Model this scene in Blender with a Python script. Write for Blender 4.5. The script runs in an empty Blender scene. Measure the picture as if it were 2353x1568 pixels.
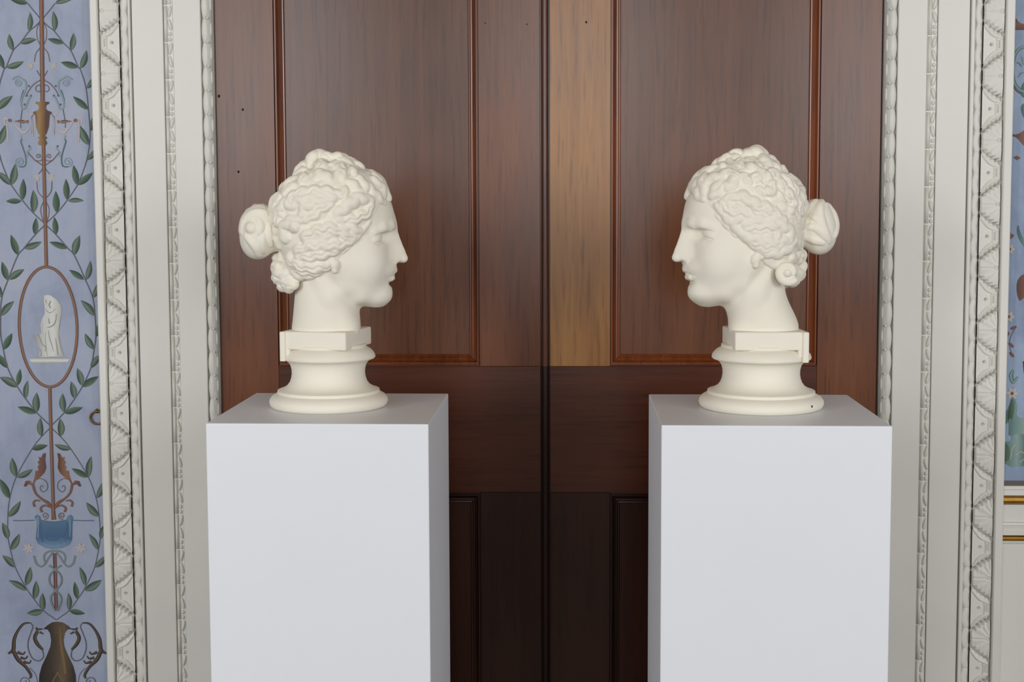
import bpy, math, random
import numpy as np
from mathutils import Matrix, Vector

# ------------------------------------------------------------------ camera, daylight, exposure
sc = bpy.context.scene
COL = sc.collection
CAM_Z = 1.4402                                    # pedestals are 1.10 m high, the lens 0.34 m above them
FPX, YAW, PITCH, ROLL, PPX, PPY = 3194.9, .03873, .07835, .00457, 1134.4, 719.3
fw = np.array([-math.sin(YAW) * math.cos(PITCH), math.cos(YAW) * math.cos(PITCH), -math.sin(PITCH)])
rt = np.array([math.cos(YAW), math.sin(YAW), 0.]); dn = np.cross(fw, rt)
rt, dn = math.cos(ROLL) * rt + math.sin(ROLL) * dn, -math.sin(ROLL) * rt + math.cos(ROLL) * dn
cam = bpy.data.cameras.new('camera'); cam_o = bpy.data.objects.new('camera', cam); COL.objects.link(cam_o)
cam.sensor_width = 36.0; cam.lens = 36.0 * FPX / 2353.0
cam.shift_x = (1176.5 - PPX) / 2353.0; cam.shift_y = -(784.0 - PPY) / 2353.0
cam.clip_start = .05; cam.clip_end = 100
M = Matrix.Identity(4)
for i in range(3):
    M[i][0] = rt[i]; M[i][1] = -dn[i]; M[i][2] = -fw[i]
M.translation = Vector((0, 0, CAM_Z)); cam_o.matrix_world = M
sc.camera = cam_o

world = bpy.data.worlds.new('daylight'); sc.world = world; world.use_nodes = True
bg = world.node_tree.nodes['Background']; bg.inputs['Color'].default_value = (.78, .88, 1.0, 1); bg.inputs['Strength'].default_value = .6

ROOM_X0, ROOM_X1, ROOM_Y0, ROOM_H = -5.2, 5.4, -3.3, 4.0
WINDOWS = [(-4.1, 1.2), (-1.75, .95), (.2, .85), (2.2, 1.05), (4.3, 1.2)]   # centre x, width, behind the photographer; outermost two added to light pedestal sides
SILL, HEAD = 1.25, 3.2
WIN_W = [152, 50, 41, 52, 138]  # the added outermost pair is strongest, as side fill
for i, (wx, ww) in enumerate(WINDOWS):
    l = bpy.data.lights.new('window_daylight', 'AREA'); l.shape = 'RECTANGLE'; l.size = ww - .12; l.size_y = HEAD - SILL - .12
    l.energy = WIN_W[i]; l.color = (.935, .968, 1.0)
    lo = bpy.data.objects.new('window_daylight', l); COL.objects.link(lo)
    lo.location = (wx, ROOM_Y0 + .03, (SILL + HEAD) / 2); lo.rotation_euler = (math.radians(90), 0, 0)   # shines along +Y, into the room

sc.view_settings.view_transform = 'Standard'; sc.view_settings.look = 'None'; sc.view_settings.gamma = 1.0
sc.view_settings.use_curve_mapping = False; sc.view_settings.exposure = 0.0
sc.cycles.use_denoising = True; sc.cycles.max_bounces = 8; sc.cycles.diffuse_bounces = 5; sc.cycles.glossy_bounces = 4
sc.cycles.caustics_reflective = False; sc.cycles.caustics_refractive = False

# ------------------------------------------------------------------ helpers
def at(px, py, Y):
    """point of the vertical plane at depth Y that is seen at this place of the photograph"""
    d = fw * FPX + rt * (px - PPX) + dn * (py - PPY)
    p = d * (Y / d[1]); return np.array([p[0], Y, p[2] + CAM_Z])
def at_z(px, py, Z):
    d = fw * FPX + rt * (px - PPX) + dn * (py - PPY)
    p = d * ((Z - CAM_Z) / d[2]); return np.array([p[0], p[1], Z])
def lin(r, g, b):
    f = lambda c: (c / 255.) / 12.92 if c <= 10 else ((c / 255. + .055) / 1.055) ** 2.4
    return (f(r), f(g), f(b), 1.0)
def link(name, me, mat=None, parent=None, loc=None, smooth=False):
    o = bpy.data.objects.new(name, me); COL.objects.link(o)
    if mat is not None and not me.materials: me.materials.append(mat)
    if parent is not None: o.parent = parent
    if loc is not None: o.location = loc
    if smooth: me.polygons.foreach_set('use_smooth', np.ones(len(me.polygons), bool))
    return o
def mesh(name, V, Fc):
    me = bpy.data.meshes.new(name); me.from_pydata([tuple(map(float, v)) for v in V], [], Fc); me.update(); return me
def mesh_np(name, V, Q):
    me = bpy.data.meshes.new(name); n = Q.shape[1]
    me.vertices.add(len(V)); me.vertices.foreach_set('co', np.ascontiguousarray(V, np.float32).ravel())
    me.loops.add(Q.size); me.loops.foreach_set('vertex_index', np.ascontiguousarray(Q, np.int32).ravel())
    me.polygons.add(len(Q)); me.polygons.foreach_set('loop_start', np.arange(0, Q.size, n, dtype=np.int32))
    me.polygons.foreach_set('use_smooth', np.ones(len(Q), bool))
    me.update(calc_edges=True); return me
def empty(name, loc=(0, 0, 0), rz=0.0):
    o = bpy.data.objects.new(name, None); o.empty_display_size = .1; COL.objects.link(o); o.location = loc; o.rotation_euler = (0, 0, rz); return o
def tag(o, label=None, cat=None, group=None, kind=None):
    if label: o['label'] = label
    if cat: o['category'] = cat
    if group: o['group'] = group
    if kind: o['kind'] = kind
    return o
def box_me(name, lo, hi, bev=0.0, seg=2):
    import bmesh
    bm = bmesh.new(); bmesh.ops.create_cube(bm, size=1)
    lo = Vector(lo); hi = Vector(hi)
    for v in bm.verts: v.co = Vector([(lo[i] + hi[i]) / 2 + v.co[i] * (hi[i] - lo[i]) for i in range(3)])
    if bev > 0: bmesh.ops.bevel(bm, geom=bm.edges[:], offset=bev, segments=seg, profile=.5, affect='EDGES', clamp_overlap=True)
    bmesh.ops.recalc_face_normals(bm, faces=bm.faces[:])
    me = bpy.data.meshes.new(name); bm.to_mesh(me); bm.free(); return me
def box(name, lo, hi, mat, parent=None, bev=0.0, seg=2):
    """a box whose origin sits at its own centre"""
    c = [(a + b) / 2 for a, b in zip(lo, hi)]
    me = box_me(name, [a - q for a, q in zip(lo, c)], [b - q for b, q in zip(hi, c)], bev, seg)
    return link(name, me, mat, parent, c)
def extrude_profile(name, prof, z0, z1, mat, parent=None, smooth=False):
    """closed profile in x, y pulled up from z0 to z1"""
    n = len(prof)
    V = [(x, y, z0) for x, y in prof] + [(x, y, z1) for x, y in prof]
    a = sum(prof[i][0] * prof[(i + 1) % n][1] - prof[(i + 1) % n][0] * prof[i][1] for i in range(n))
    F_ = [(i, (i + 1) % n, n + (i + 1) % n, n + i) for i in range(n)] + [tuple(range(n - 1, -1, -1)), tuple(range(n, 2 * n))]
    if a < 0: F_ = [f[::-1] for f in F_]
    return link(name, mesh(name, V, F_), mat, parent, None, smooth)

# ------------------------------------------------------------------ materials
class NT:
    def __init__(self, name):
        self.m = bpy.data.materials.new(name); self.m.use_nodes = True
        self.t = self.m.node_tree; self.b = self.t.nodes['Principled BSDF']
    def n(self, kind, **kw):
        x = self.t.nodes.new('ShaderNode' + kind)
        for k, v in kw.items():
            if k in x.inputs: x.inputs[k].default_value = v
            else: setattr(x, k, v)
        return x
    def l(self, a, b): self.t.links.new(a, b)
    def ramp(self, fac, stops):
        r = self.n('ValToRGB'); e = r.color_ramp.elements
        e[0].position, e[0].color = stops[0]; e[1].position, e[1].color = stops[-1]
        for p, c in stops[1:-1]:
            q = e.new(p); q.color = c
        self.l(fac, r.inputs[0]); return r.outputs[0]
    def coords(self, scale, kind='Object'):
        tc = self.n('TexCoord'); mp = self.n('Mapping'); mp.inputs['Scale'].default_value = scale
        self.l(tc.outputs[kind], mp.inputs[0]); return mp.outputs[0]
    def noise(self, vec, scale, detail=4, rough=.55, dist=0.0):
        x = self.n('TexNoise'); x.inputs['Scale'].default_value = scale; x.inputs['Detail'].default_value = detail
        x.inputs['Roughness'].default_value = rough; x.inputs['Distortion'].default_value = dist
        self.l(vec, x.inputs['Vector']); return x.outputs['Fac']
    def mix(self, fac, a, b, mode='MIX'):
        x = self.n('MixRGB', blend_type=mode)
        for s, v in ((0, fac), (1, a), (2, b)):
            if hasattr(v, 'is_linked') or hasattr(v, 'links'): self.l(v, x.inputs[s])
            else: x.inputs[s].default_value = v
        return x.outputs[0]
    def bump(self, h, strength, dist):
        x = self.n('Bump'); x.inputs['Strength'].default_value = strength; x.inputs['Distance'].default_value = dist
        self.l(h, x.inputs['Height']); self.l(x.outputs[0], self.b.inputs['Normal'])
    def col(self, c): 
        if hasattr(c, 'links'): self.l(c, self.b.inputs['Base Color'])
        else: self.b.inputs['Base Color'].default_value = c

def mul(c, k): return (c[0] * k, c[1] * k, c[2] * k, 1)

def wood(name, axis, dark, light, rough=.25, spec=.43):
    """mahogany: long streaks along one axis, cloudy tone, fine pores, old varnish"""
    t = NT(name)
    s = [60, 60, 60]; s[axis] = 1.6
    v = t.coords(s)
    oi = t.n('ObjectInfo'); off = t.n('VectorMath', operation='ADD'); sclr = t.n('VectorMath', operation='SCALE'); sclr.inputs[3].default_value = 37.0
    cmb = t.n('CombineXYZ'); t.l(oi.outputs['Random'], cmb.inputs[0]); t.l(oi.outputs['Random'], cmb.inputs[1]); t.l(oi.outputs['Random'], cmb.inputs[2])
    t.l(cmb.outputs[0], sclr.inputs[0]); t.l(v, off.inputs[0]); t.l(sclr.outputs[0], off.inputs[1]); v = off.outputs[0]
    streak = t.noise(v, 1.0, 5, .62, .6)
    s2 = [150, 150, 150]; s2[axis] = 9
    v2 = t.coords(s2); pores = t.noise(v2, 1.0, 3, .6)
    s3 = [5, 5, 5]; s3[axis] = 1.6
    v3 = t.coords(s3); cloud = t.noise(v3, 1.0, 3, .5, .3)
    f = t.n('Math', operation='MULTIPLY_ADD'); t.l(cloud, f.inputs[0]); f.inputs[1].default_value = 1.5; t.l(streak, f.inputs[2])
    f2 = t.n('Math', operation='MULTIPLY'); t.l(f.outputs[0], f2.inputs[0]); f2.inputs[1].default_value = .40
    c = t.ramp(f2.outputs[0], [(.28, dark), (.50, tuple((a + b) / 2 for a, b in zip(dark, light))), (.74, light)])
    pr = t.ramp(pores, [(.32, (.42, .36, .34, 1)), (.48, (1, 1, 1, 1))])
    c = t.mix(.55, c, pr, 'MULTIPLY')
    tone = t.n('MapRange'); tone.inputs['To Min'].default_value = .86; tone.inputs['To Max'].default_value = 1.14
    t.l(oi.outputs['Random'], tone.inputs[0])
    c = t.mix(1.0, c, tone.outputs[0], 'MULTIPLY')
    t.col(c)
    rr = t.n('MapRange'); rr.inputs['To Min'].default_value = rough - .05; rr.inputs['To Max'].default_value = rough + .09
    t.l(cloud, rr.inputs[0]); t.l(rr.outputs[0], t.b.inputs['Roughness'])
    t.b.inputs['Specular IOR Level'].default_value = spec
    t.bump(pores, .04, .0005)
    return t.m

def plain(name, c, rough=.5, var=.06, scale=9.0, bump=0.0, bscale=60, spec=.5, metal=0.0):
    t = NT(name); v = t.coords((1, 1, 1))
    n = t.noise(v, scale, 4, .6)
    t.col(t.ramp(n, [(.25, mul(c, 1 - var)), (.75, mul(c, 1 + var))]))
    t.b.inputs['Roughness'].default_value = rough; t.b.inputs['Specular IOR Level'].default_value = spec; t.b.inputs['Metallic'].default_value = metal
    if bump: t.bump(t.noise(v, bscale, 3, .6), bump, .001)
    return t.m

def paint(name, stops, rough=.6, var=.22, scale=60.0):
    """brushed paint: tones from one edge of the stroke to the other, mottled"""
    t = NT(name); uv = t.n('TexCoord').outputs['UV']; sp = t.n('SeparateXYZ'); t.l(uv, sp.inputs[0])
    v = t.coords((1, 1, .5)); n = t.noise(v, scale, 3, .6, .4)
    a = t.n('Math', operation='MULTIPLY_ADD'); t.l(n, a.inputs[0]); a.inputs[1].default_value = var
    b = t.n('Math', operation='SUBTRACT'); t.l(sp.outputs['Y'], b.inputs[0]); b.inputs[1].default_value = var * .5
    t.l(b.outputs[0], a.inputs[2])
    t.col(t.ramp(a.outputs[0], stops)); t.b.inputs['Roughness'].default_value = rough; t.b.inputs['Specular IOR Level'].default_value = .25
    return t.m

M_MAH = [lin(66, 33, 16), lin(118, 68, 35)]
W_V = wood('mahogany_upright', 2, *M_MAH)
W_H = wood('mahogany_crosswise', 0, lin(52, 23, 11), lin(88, 43, 21), .27, .4)
W_P = wood('mahogany_panel', 2, lin(66, 35, 19), lin(112, 67, 38), .25)
W_M = wood('mahogany_moulding', 2, lin(74, 33, 13), lin(138, 72, 32), .24, .42)
W_B = wood('mahogany_bead', 2, lin(64, 31, 20), lin(106, 58, 38), .26)
W_G = wood('golden_wood', 2, lin(116, 70, 34), lin(178, 127, 68), .26)
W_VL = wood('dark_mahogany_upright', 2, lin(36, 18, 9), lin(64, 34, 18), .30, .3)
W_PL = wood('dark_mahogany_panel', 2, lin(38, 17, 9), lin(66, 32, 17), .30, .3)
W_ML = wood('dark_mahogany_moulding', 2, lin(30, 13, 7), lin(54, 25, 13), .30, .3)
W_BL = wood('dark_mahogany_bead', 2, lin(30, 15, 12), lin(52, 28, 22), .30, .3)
M_TRIM = plain('old_white_paint', lin(217, 215, 207), .45, .035, 4, .12, 90)
M_CARVE = plain('white_painted_carving', lin(215, 213, 204), .5, .05, 14, .10, 160)
M_GROOVE = plain('grey_groove_paint', lin(184, 184, 176), .6, .08, 18)  # greyer paint on the recessed grounds and the bead core
M_PED = plain('white_pedestal_paint', lin(228, 230, 235), .42, .012, 3, .05, 130)
M_PLASTER = plain('cream_plaster', lin(234, 228, 213), .62, .03, 9, .06, 160, .3)
M_GILT = plain('gilding', lin(196, 150, 66), .34, .16, 22, .15, 60, .5, .85)
M_BRASS = plain('dark_brass', lin(120, 92, 52), .3, .2, 120, 0, 60, .5, .9)
# ------------------------------------------------------------------ the room
Y_DOOR = 2.80           # face of the door's stiles and rails
Y_ARCH = 2.780          # face of the flat boards of the door case
Y_PANEL = 2.797         # painted wall faces
Z_TOP = 2.36            # top of the door opening
def struct(o): o['kind'] = 'structure'; return o
M_FLOOR = wood('oak_boards', 1, lin(52, 36, 24), lin(92, 66, 44), .4)
M_WALL = plain('pale_wall_paint', lin(214, 214, 210), .6, .03, 2)
M_BACK = plain('dark_back_wall_paint', lin(62, 52, 44), .7, .05, 2)  # unseen back wall, darkened to keep reflections in the lower door dark
M_CEIL = plain('ceiling_bounce_tan', lin(150, 122, 88), .7, .02, 2)  # unseen ceiling, dimmed and tinted tan to warm the bounce on pedestal tops
fl = struct(empty('floor')); r_ = random.Random(3)
y = ROOM_Y0
row = 0
W_ = .19
bx = ROOM_X0
bm_cache = {}
while bx < ROOM_X1 - .01:
    w = min(W_, ROOM_X1 - bx); cuts = [ROOM_Y0, ROOM_Y0 + r_.uniform(1.2, 2.4), ROOM_Y0 + r_.uniform(3.6, 5.4), 3.0]
    for a, b in zip(cuts, cuts[1:]):
        box('floor_board', (bx + .001, a + .001, -.03), (bx + w - .001, b - .001, 0), M_FLOOR, fl, .002, 1)
    bx += w
struct(box('ceiling', (ROOM_X0, ROOM_Y0, ROOM_H), (ROOM_X1, 3.0, ROOM_H + .1), M_CEIL))
struct(box('wall_west', (ROOM_X0 - .12, ROOM_Y0 - .12, -.03), (ROOM_X0, 3.0, ROOM_H + .1), M_WALL))
struct(box('wall_east', (ROOM_X1, ROOM_Y0 - .12, -.03), (ROOM_X1 + .12, 3.0, ROOM_H + .1), M_WALL))
wb = struct(empty('wall_back'))
xs = [ROOM_X0] + [v for wx, ww in WINDOWS for v in (wx - ww / 2, wx + ww / 2)] + [ROOM_X1]
for a, b in zip(xs[0::2], xs[1::2]): box('pier', (a, ROOM_Y0 - .12, 0), (b, ROOM_Y0, ROOM_H), M_BACK, wb)
for i, (wx, ww) in enumerate(WINDOWS):
    box('apron', (wx - ww / 2, ROOM_Y0 - .12, 0), (wx + ww / 2, ROOM_Y0, SILL), M_BACK, wb)
    box('lintel', (wx - ww / 2, ROOM_Y0 - .12, HEAD), (wx + ww / 2, ROOM_Y0, ROOM_H), M_BACK, wb)
    w = struct(empty('window_%d' % (i + 1), (wx, ROOM_Y0 - .06, SILL)))  # first and last windows are added for side light
    h = HEAD - SILL
    for lo, hi in (((-ww / 2, -.03, 0), (-ww / 2 + .05, .03, h)), ((ww / 2 - .05, -.03, 0), (ww / 2, .03, h)), ((-ww / 2, -.03, 0), (ww / 2, .03, .05)),
                   ((-ww / 2, -.03, h - .05), (ww / 2, .03, h)), ((-.012, -.015, 0), (.012, .015, h)), ((-ww / 2, -.02, h / 2 - .02), (ww / 2, .02, h / 2 + .02))):
        box('window_frame', lo, hi, M_TRIM, w, .004, 1)
    g = NT('window_glass_%d' % i).m
    gb = g.node_tree.nodes['Principled BSDF']; gb.inputs['Transmission Weight'].default_value = 1; gb.inputs['Roughness'].default_value = 0; gb.inputs['IOR'].default_value = 1.45
    box('pane', (-ww / 2 + .05, -.004, .05), (ww / 2 - .05, .004, h - .05), g, w)

# ------------------------------------------------------------------ the double door
def X(px, py, Y=Y_DOOR): return at(px, py, Y)[0]
def Zp(px, py, Y=Y_DOOR): return at(px, py, Y)[2]
DL, DR = at(490.4, 260, Y_ARCH)[0] + .0012, at(2033.2, 260, Y_ARCH)[0] - .0026
XA0, XA1 = X(1240.3, 0), X(1262.7, 0)              # beaded strip where the leaves meet
XL = [X(626.4, 0), X(1097.8, 0)]; XR = [X(1403.5, 0), X(1888.5, 0)]
ZL1, ZL0 = Zp(1150, 842.5), Zp(1150, 1131.5)        # lock rail, top and bottom
ZM1, ZM0 = Zp(1050, 839), Zp(1050, 1134.5)          # edges of the panel mouldings at the lock rail
Z_BOT, Z_PAN0 = .012, .26
Z_PAN1 = 2.20
TH = .05                                           # thickness
MOULD = [(0, 0), (0, .0045), (.0018, .0045), (.0020, .0003), (.0048, .0003), (.0058, .0035), (.0085, .0085), (.0120, .0112), (.0152, .0100), (.0168, .0078),
         (.0192, .0074), (.0206, .0096), (.0212, .0165), (.0248, .0165), (.0250, .0118)]
def moulding_side(parent, c, side, mat):
    """one mitred length of the panel moulding; c = x0, x1, z0, z1 of its outer edge"""
    x0, x1, z0, z1 = c; V = []; n = len(MOULD)
    for d, yy in MOULD:
        if side == 'l': e = [(x0 + d, z0 + d), (x0 + d, z1 - d)]
        elif side == 'r': e = [(x1 - d, z1 - d), (x1 - d, z0 + d)]
        elif side == 't': e = [(x0 + d, z1 - d), (x1 - d, z1 - d)]
        else: e = [(x1 - d, z0 + d), (x0 + d, z0 + d)]
        for x, z in e: V.append((x, Y_DOOR + yy, z))
    for d, yy in (MOULD[-1], MOULD[0]):
        pass
    Fc = [(2 * i, 2 * i + 2, 2 * i + 3, 2 * i + 1) for i in range(n - 1)]
    cx = Vector([sum(v[k] for v in V) / len(V) for k in range(3)])
    V = [Vector(v) - cx for v in V]
    return link('panel_moulding', mesh('panel_moulding', V, [f[::-1] for f in Fc]), mat, parent, cx)
def field_panel(parent, c, mat):
    x0, x1, z0, z1 = c; d = .0248
    return box('panel', (x0 + d - .004, Y_DOOR + .0118, z0 + d - .004), (x1 - d + .004, Y_DOOR + .03, z1 - d + .004), mat, parent)
def leaf(n, xo, xi, c_out, c_in, outer_first):
    d = struct(empty('door_%d' % n, ((xo + xi) / 2, Y_DOOR, 0)))
    off = Vector(d.location)
    kids = []
    def b(name, x0, x1, z0, z1, mat):
        x0, x1 = min(x0, x1), max(x0, x1); o = box(name, (x0, Y_DOOR, z0), (x1, Y_DOOR + TH, z1), mat, d, .0007, 1); kids.append(o); return o
    g = .0003
    b('stile', xo, c_out, Z_BOT, 2.34, W_V)                                   # hanging stile, full height
    cin = c_in
    b('stile', cin, xi, ZL1 + g, Z_PAN1, W_G if n == 2 else W_V)
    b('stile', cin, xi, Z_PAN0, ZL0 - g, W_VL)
    b('lock_rail', c_out, xi, ZL0, ZL1, W_H); b('bottom_rail', c_out, xi, Z_BOT, Z_PAN0, W_H); b('top_rail', c_out, xi, Z_PAN1, 2.34, W_H)
    x0, x1 = min(c_out, cin), max(c_out, cin)
    b('rail_lip', x0, x1, ZL1, ZM1, W_H); b('rail_lip', x0, x1, ZM0, ZL0, W_H)
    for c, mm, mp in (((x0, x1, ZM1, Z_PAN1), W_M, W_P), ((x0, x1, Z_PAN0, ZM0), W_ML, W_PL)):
        for s in 'lrtb': kids.append(moulding_side(d, c, s, mm))
        kids.append(field_panel(d, c, mp))
    return d, kids, off
d1, k1, o1 = leaf(1, DL, XA0, XL[0], XL[1], True)
d2, k2, o2 = leaf(2, DR, XA1, XR[1], XR[0], False)
# the meeting bead belongs to the left leaf
xc = (XA0 + XA1) / 2; hw = (XA1 - XA0) / 2
prof = [(-hw, TH), (-hw, .010), (-hw + .0026, .010)] + [(-.0066 * math.cos(a), .004 - .0066 * math.sin(a) * 1.1) for a in [math.pi * i / 10 for i in range(11)]] + [(hw - .0026, .010), (hw, .010), (hw, TH)]
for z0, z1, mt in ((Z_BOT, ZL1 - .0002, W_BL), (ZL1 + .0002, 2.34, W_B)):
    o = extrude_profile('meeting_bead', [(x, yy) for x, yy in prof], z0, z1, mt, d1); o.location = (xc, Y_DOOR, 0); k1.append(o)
# tiny old pin holes and a filled keyhole scar
M_HOLE = plain('pin_hole', lin(26, 14, 10), .9)
for (px, py, r, d, kk) in ((503, 221, .0026, d1, k1), (558, 252, .0022, d1, k1), (1115, 53, .0012, d1, k1), (1211, 56, .0012, d1, k1), (548, 395, .0022, d1, k1), (1347, 51, .002, d2, k2)):
    p = at(px, py, Y_DOOR)
    V = [(r * math.cos(a), -.00025, r * 1.3 * math.sin(a)) for a in [math.tau * i / 8 for i in range(8)]]
    o = link('pin_hole', mesh('pin_hole', V, [tuple(range(8))]), M_HOLE, d, tuple(p)); kk.append(o)
for kk, off in ((k1, o1), (k2, o2)):
    for o in kk: o.location = Vector(o.location) - off

# wall fabric behind the case, the lintel above the door, the dark gap behind the leaves
ZC = 2.62
struct(box('wall_over_door', (DL - .26, Y_ARCH + .02, Z_TOP), (DR + .26, 3.0, ROOM_H), M_WALL))
struct(box('trim_9', (DL - .26, Y_ARCH, Z_TOP), (DR + .26, Y_ARCH + .0199, ZC), M_TRIM, None, .004))
struct(box('wall_behind_door', (DL - .02, Y_DOOR + TH + .012, -.03), (DR + .02, 3.0, Z_TOP), plain('dark_reveal', lin(40, 30, 26), .9)))

# ------------------------------------------------------------------ the carved door case
YA = Y_ARCH
def cols(pxs, py): return [at(p, py, YA)[0] for p in pxs]
# outer edge, border|leaf band, leaf band|scallops, scallops|fillet, fillet|fascia, fascia|ribbon, ribbon|fascia, fascia|bay bead, bead|door
CL = cols([217.2, 235.0, 279.8, 300.5, 306.0, 379.9, 399.8, 464.3, 490.4], 260)
CR = cols([2322.5, 2302.3, 2255.0, 2235.2, 2226.0, 2150.8, 2129.0, 2061.3, 2033.2], 260)
PERIOD = .1246

def leaf_unit(w):
    nx, nz = 40, 140; V = []
    for j in range(nz + 1):
        y = abs(j / nz * 2 - 1)                    # 0 in the middle of the leaf, 1 half-way between two leaves
        sgn = 1 if j / nz > .5 else -1
        for i in range(nx + 1):
            x = i / nx                             # 0 at the outer border, 1 at the inner side
            J = .64 - .42 * max(0, (x - .10) / .9) ** 1.25; q = (x * 5.0 + .3) % 1.0
            J -= .115 * (1 - q) ** .8 * (1.0 if .08 < x < .95 else .25) - .02
            Pb = .80 - .40 * ((x - .34) / .66) ** 1.7 if x > .34 else .80 + .2 * (.34 - x)
            if y < J:
                s = y / max(J, .05)
                ang = math.atan2(y, x + .05)
                h = .66 + .26 * math.sqrt(max(0, 1 - s * s)) - .14 * x + .055 * math.cos(ang * 15) * min(1, s * 2)
                h -= .10 * math.exp(-(y / .025) ** 2) * (1 if x > .25 else 0)
                if x > .93: h -= (x - .93) * 5
            elif y < Pb:
                s = (y - J) / max(Pb - J, .02)
                h = -.18 + .78 * min(1, s * 1.25) ** .8
                dark = abs(((x * 5.2 + .3) % 1.0) - .5)
                if s < .40: h -= 1.25 * (1 - s / .40) ** .7 * (1 if .12 < x < .96 else .2)
            else:
                s = y - Pb
                h = .20 + .10 * x
                if s < .030: h = .12
                if x < .34: h = .48
                d = math.hypot((x - .60) * w, (y - 1) * PERIOD / 2)
                if d < .0030: h -= 1.2
            # double bracket at the edge of the dart
            yy = 1 - y
            if yy < .17:
                c = .335 + .9 * yy * yy
                if abs(x - c) < .022: h = .06
                c2 = .205 + 1.5 * yy * yy
                if yy < .125 and abs(x - c2) < .026: h = -.12
            dv = math.hypot((x - .15) * w, y * PERIOD / 2)        # little eye at the root of the leaf
            if .0024 < dv < .0042: h -= .42
            if x < .05: h = h * (x / .05) + .25 * (1 - x / .05)
            V.append((x * w, -.0105 * h - .003 * (1 - x), (j / nz - .5) * PERIOD))
    n = nx + 1
    Q = np.array([(j * n + i, j * n + i + 1, (j + 1) * n + i + 1, (j + 1) * n + i) for j in range(nz) for i in range(nx)])
    return np.array(V), Q
def spindle(L, rx, ry, nseg=8, nl=7, pw=.6):
    V = []; Fc = []
    for i in range(nl + 1):
        t = i / nl * 2 - 1; r = max(0., 1 - abs(t) ** (2 / pw * .9)) ** .5 if 0 < i < nl else .02
        for k in range(nseg + 1):
            a = math.pi * k / nseg
            V.append((-rx * r * math.cos(a), -ry * r * math.sin(a), t * L / 2))
    m = nseg + 1
    for i in range(nl):
        for k in range(nseg): Fc.append((i * m + k, i * m + k + 1, (i + 1) * m + k + 1, (i + 1) * m + k))
    return V, Fc
def build_case(n, c, s):
    """c: x of the boundaries from the outer edge to the door; s = +1 when the door lies to +x"""
    T = struct(empty('trim_%d' % n, (c[0], YA, 0)))
    def b(name, i0, i1, y0, mat=M_TRIM, bev=.0012, inset=0.0):
        x0, x1 = sorted((c[i0] + s * inset, c[i1] - s * inset))
        o = box(name, (x0, YA + y0, 0), (x1, YA + .06, Z_TOP), mat, T, bev, 1); o.location = Vector(o.location) - Vector(T.location); return o
    b('border', 0, 1, -.016, M_TRIM, .002, 0); 
    gx = .0011
    b('carving_ground', 1, 2, .020, M_GROOVE, 0)
    b('bead_ground', 2, 3, .0045, M_GROOVE, 0)
    b('fillet', 3, 4, -.006, M_TRIM, .001, .0004)
    b('fascia', 4, 5, 0, M_TRIM, .0012, gx)
    b('ribbon_ground', 5, 6, .0035, M_TRIM, 0)
    b('fascia', 6, 7, .002, M_TRIM, .0012, .0004)
    b('bead_ground', 7, 8, .012, M_GROOVE, 0)
    P = lambda x, y, z: (x - T.location[0], y - T.location[1], z)
    # leaf and dart
    w = abs(c[2] - c[1]) - .0012
    V, Q = leaf_unit(w)
    if s < 0: V = V * [-1, 1, 1]; Q = Q[:, ::-1]
    me = mesh_np('carved_leaf', V, Q)
    z0 = LEAF_Z[n]; k0 = -int(z0 / PERIOD)
    for k in range(k0, int((Z_TOP - z0) / PERIOD)):
        link('carved_leaf', me, M_CARVE, T, P(c[1] + s * .0006, YA + .002, z0 + k * PERIOD))
    # scalloped bead, three to a leaf
    L = PERIOD / 3; wsc = abs(c[3] - c[2])
    V, Fc = spindle(L * 1.36, wsc * .50, .0042, 8, 8, .95)
    V = [(x + s * .12 * wsc * math.cos(z / L * math.tau), yy, z) for x, yy, z in V]
    me = mesh('scallop', V, Fc); me.polygons.foreach_set('use_smooth', [True] * len(me.polygons))
    for k in range(int(Z_TOP / L)): link('scallop', me, M_CARVE, T, P((c[2] + c[3]) / 2, YA + .0045, (k + .5) * L))
    # ribbon moulding: a jointed rod beside a string of twisted beads
    wr = abs(c[6] - c[5]); LR = .0735
    prof = [(-.17 * wr + .20 * wr * math.cos(a) * -1, -.0050 * math.sin(a)) for a in [math.pi * i / 6 for i in range(7)]]
    V = [(x, yy, z) for z in (-LR / 2 + .0012, LR / 2 - .0012) for x, yy in prof]
    Fc = [(i, i + 1, 7 + i + 1, 7 + i) for i in range(6)] + [tuple(range(6, -1, -1)), tuple(range(7, 14))]
    me = mesh('rod', V, Fc); me.polygons.foreach_set('use_smooth', [True] * len(me.polygons))
    left = c[5] if s > 0 else c[6]; x_l = left + wr * .24 + .17 * wr; x_r = left + wr * .72
    for k in range(int(Z_TOP / LR)): link('rod', me, M_CARVE, T, P(x_l, YA + .0035, (k + .5) * LR))
    V, Fc = spindle(.0260, .21 * wr, .0050, 6, 6, .7)
    tw = .11 * wr
    V = [(x + tw * math.sin(z / .026 * math.pi), yy, z) for x, yy, z in V]
    me1 = mesh('ribbon_twist', V, Fc); me1.polygons.foreach_set('use_smooth', [True] * len(me1.polygons))
    V = [(-x, yy, z) for x, yy, z in V]; me2 = mesh('ribbon_twist', V, [f[::-1] for f in Fc]); me2.polygons.foreach_set('use_smooth', [True] * len(me2.polygons))
    V, Fc = spindle(.0100, .18 * wr, .0045, 6, 5, .9); me3 = mesh('pearl', V, Fc); me3.polygons.foreach_set('use_smooth', [True] * len(me3.polygons))
    z = .02; k = 0
    while z < Z_TOP - .03:
        if k % 4 in (0, 1): link('ribbon_twist', me1 if k % 2 else me2, M_CARVE, T, P(x_r, YA + .0035, z + .013)); z += .0262
        else: link('pearl', me3, M_CARVE, T, P(x_r, YA + .0035, z + .005)); z += .0106
        k += 1
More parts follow.
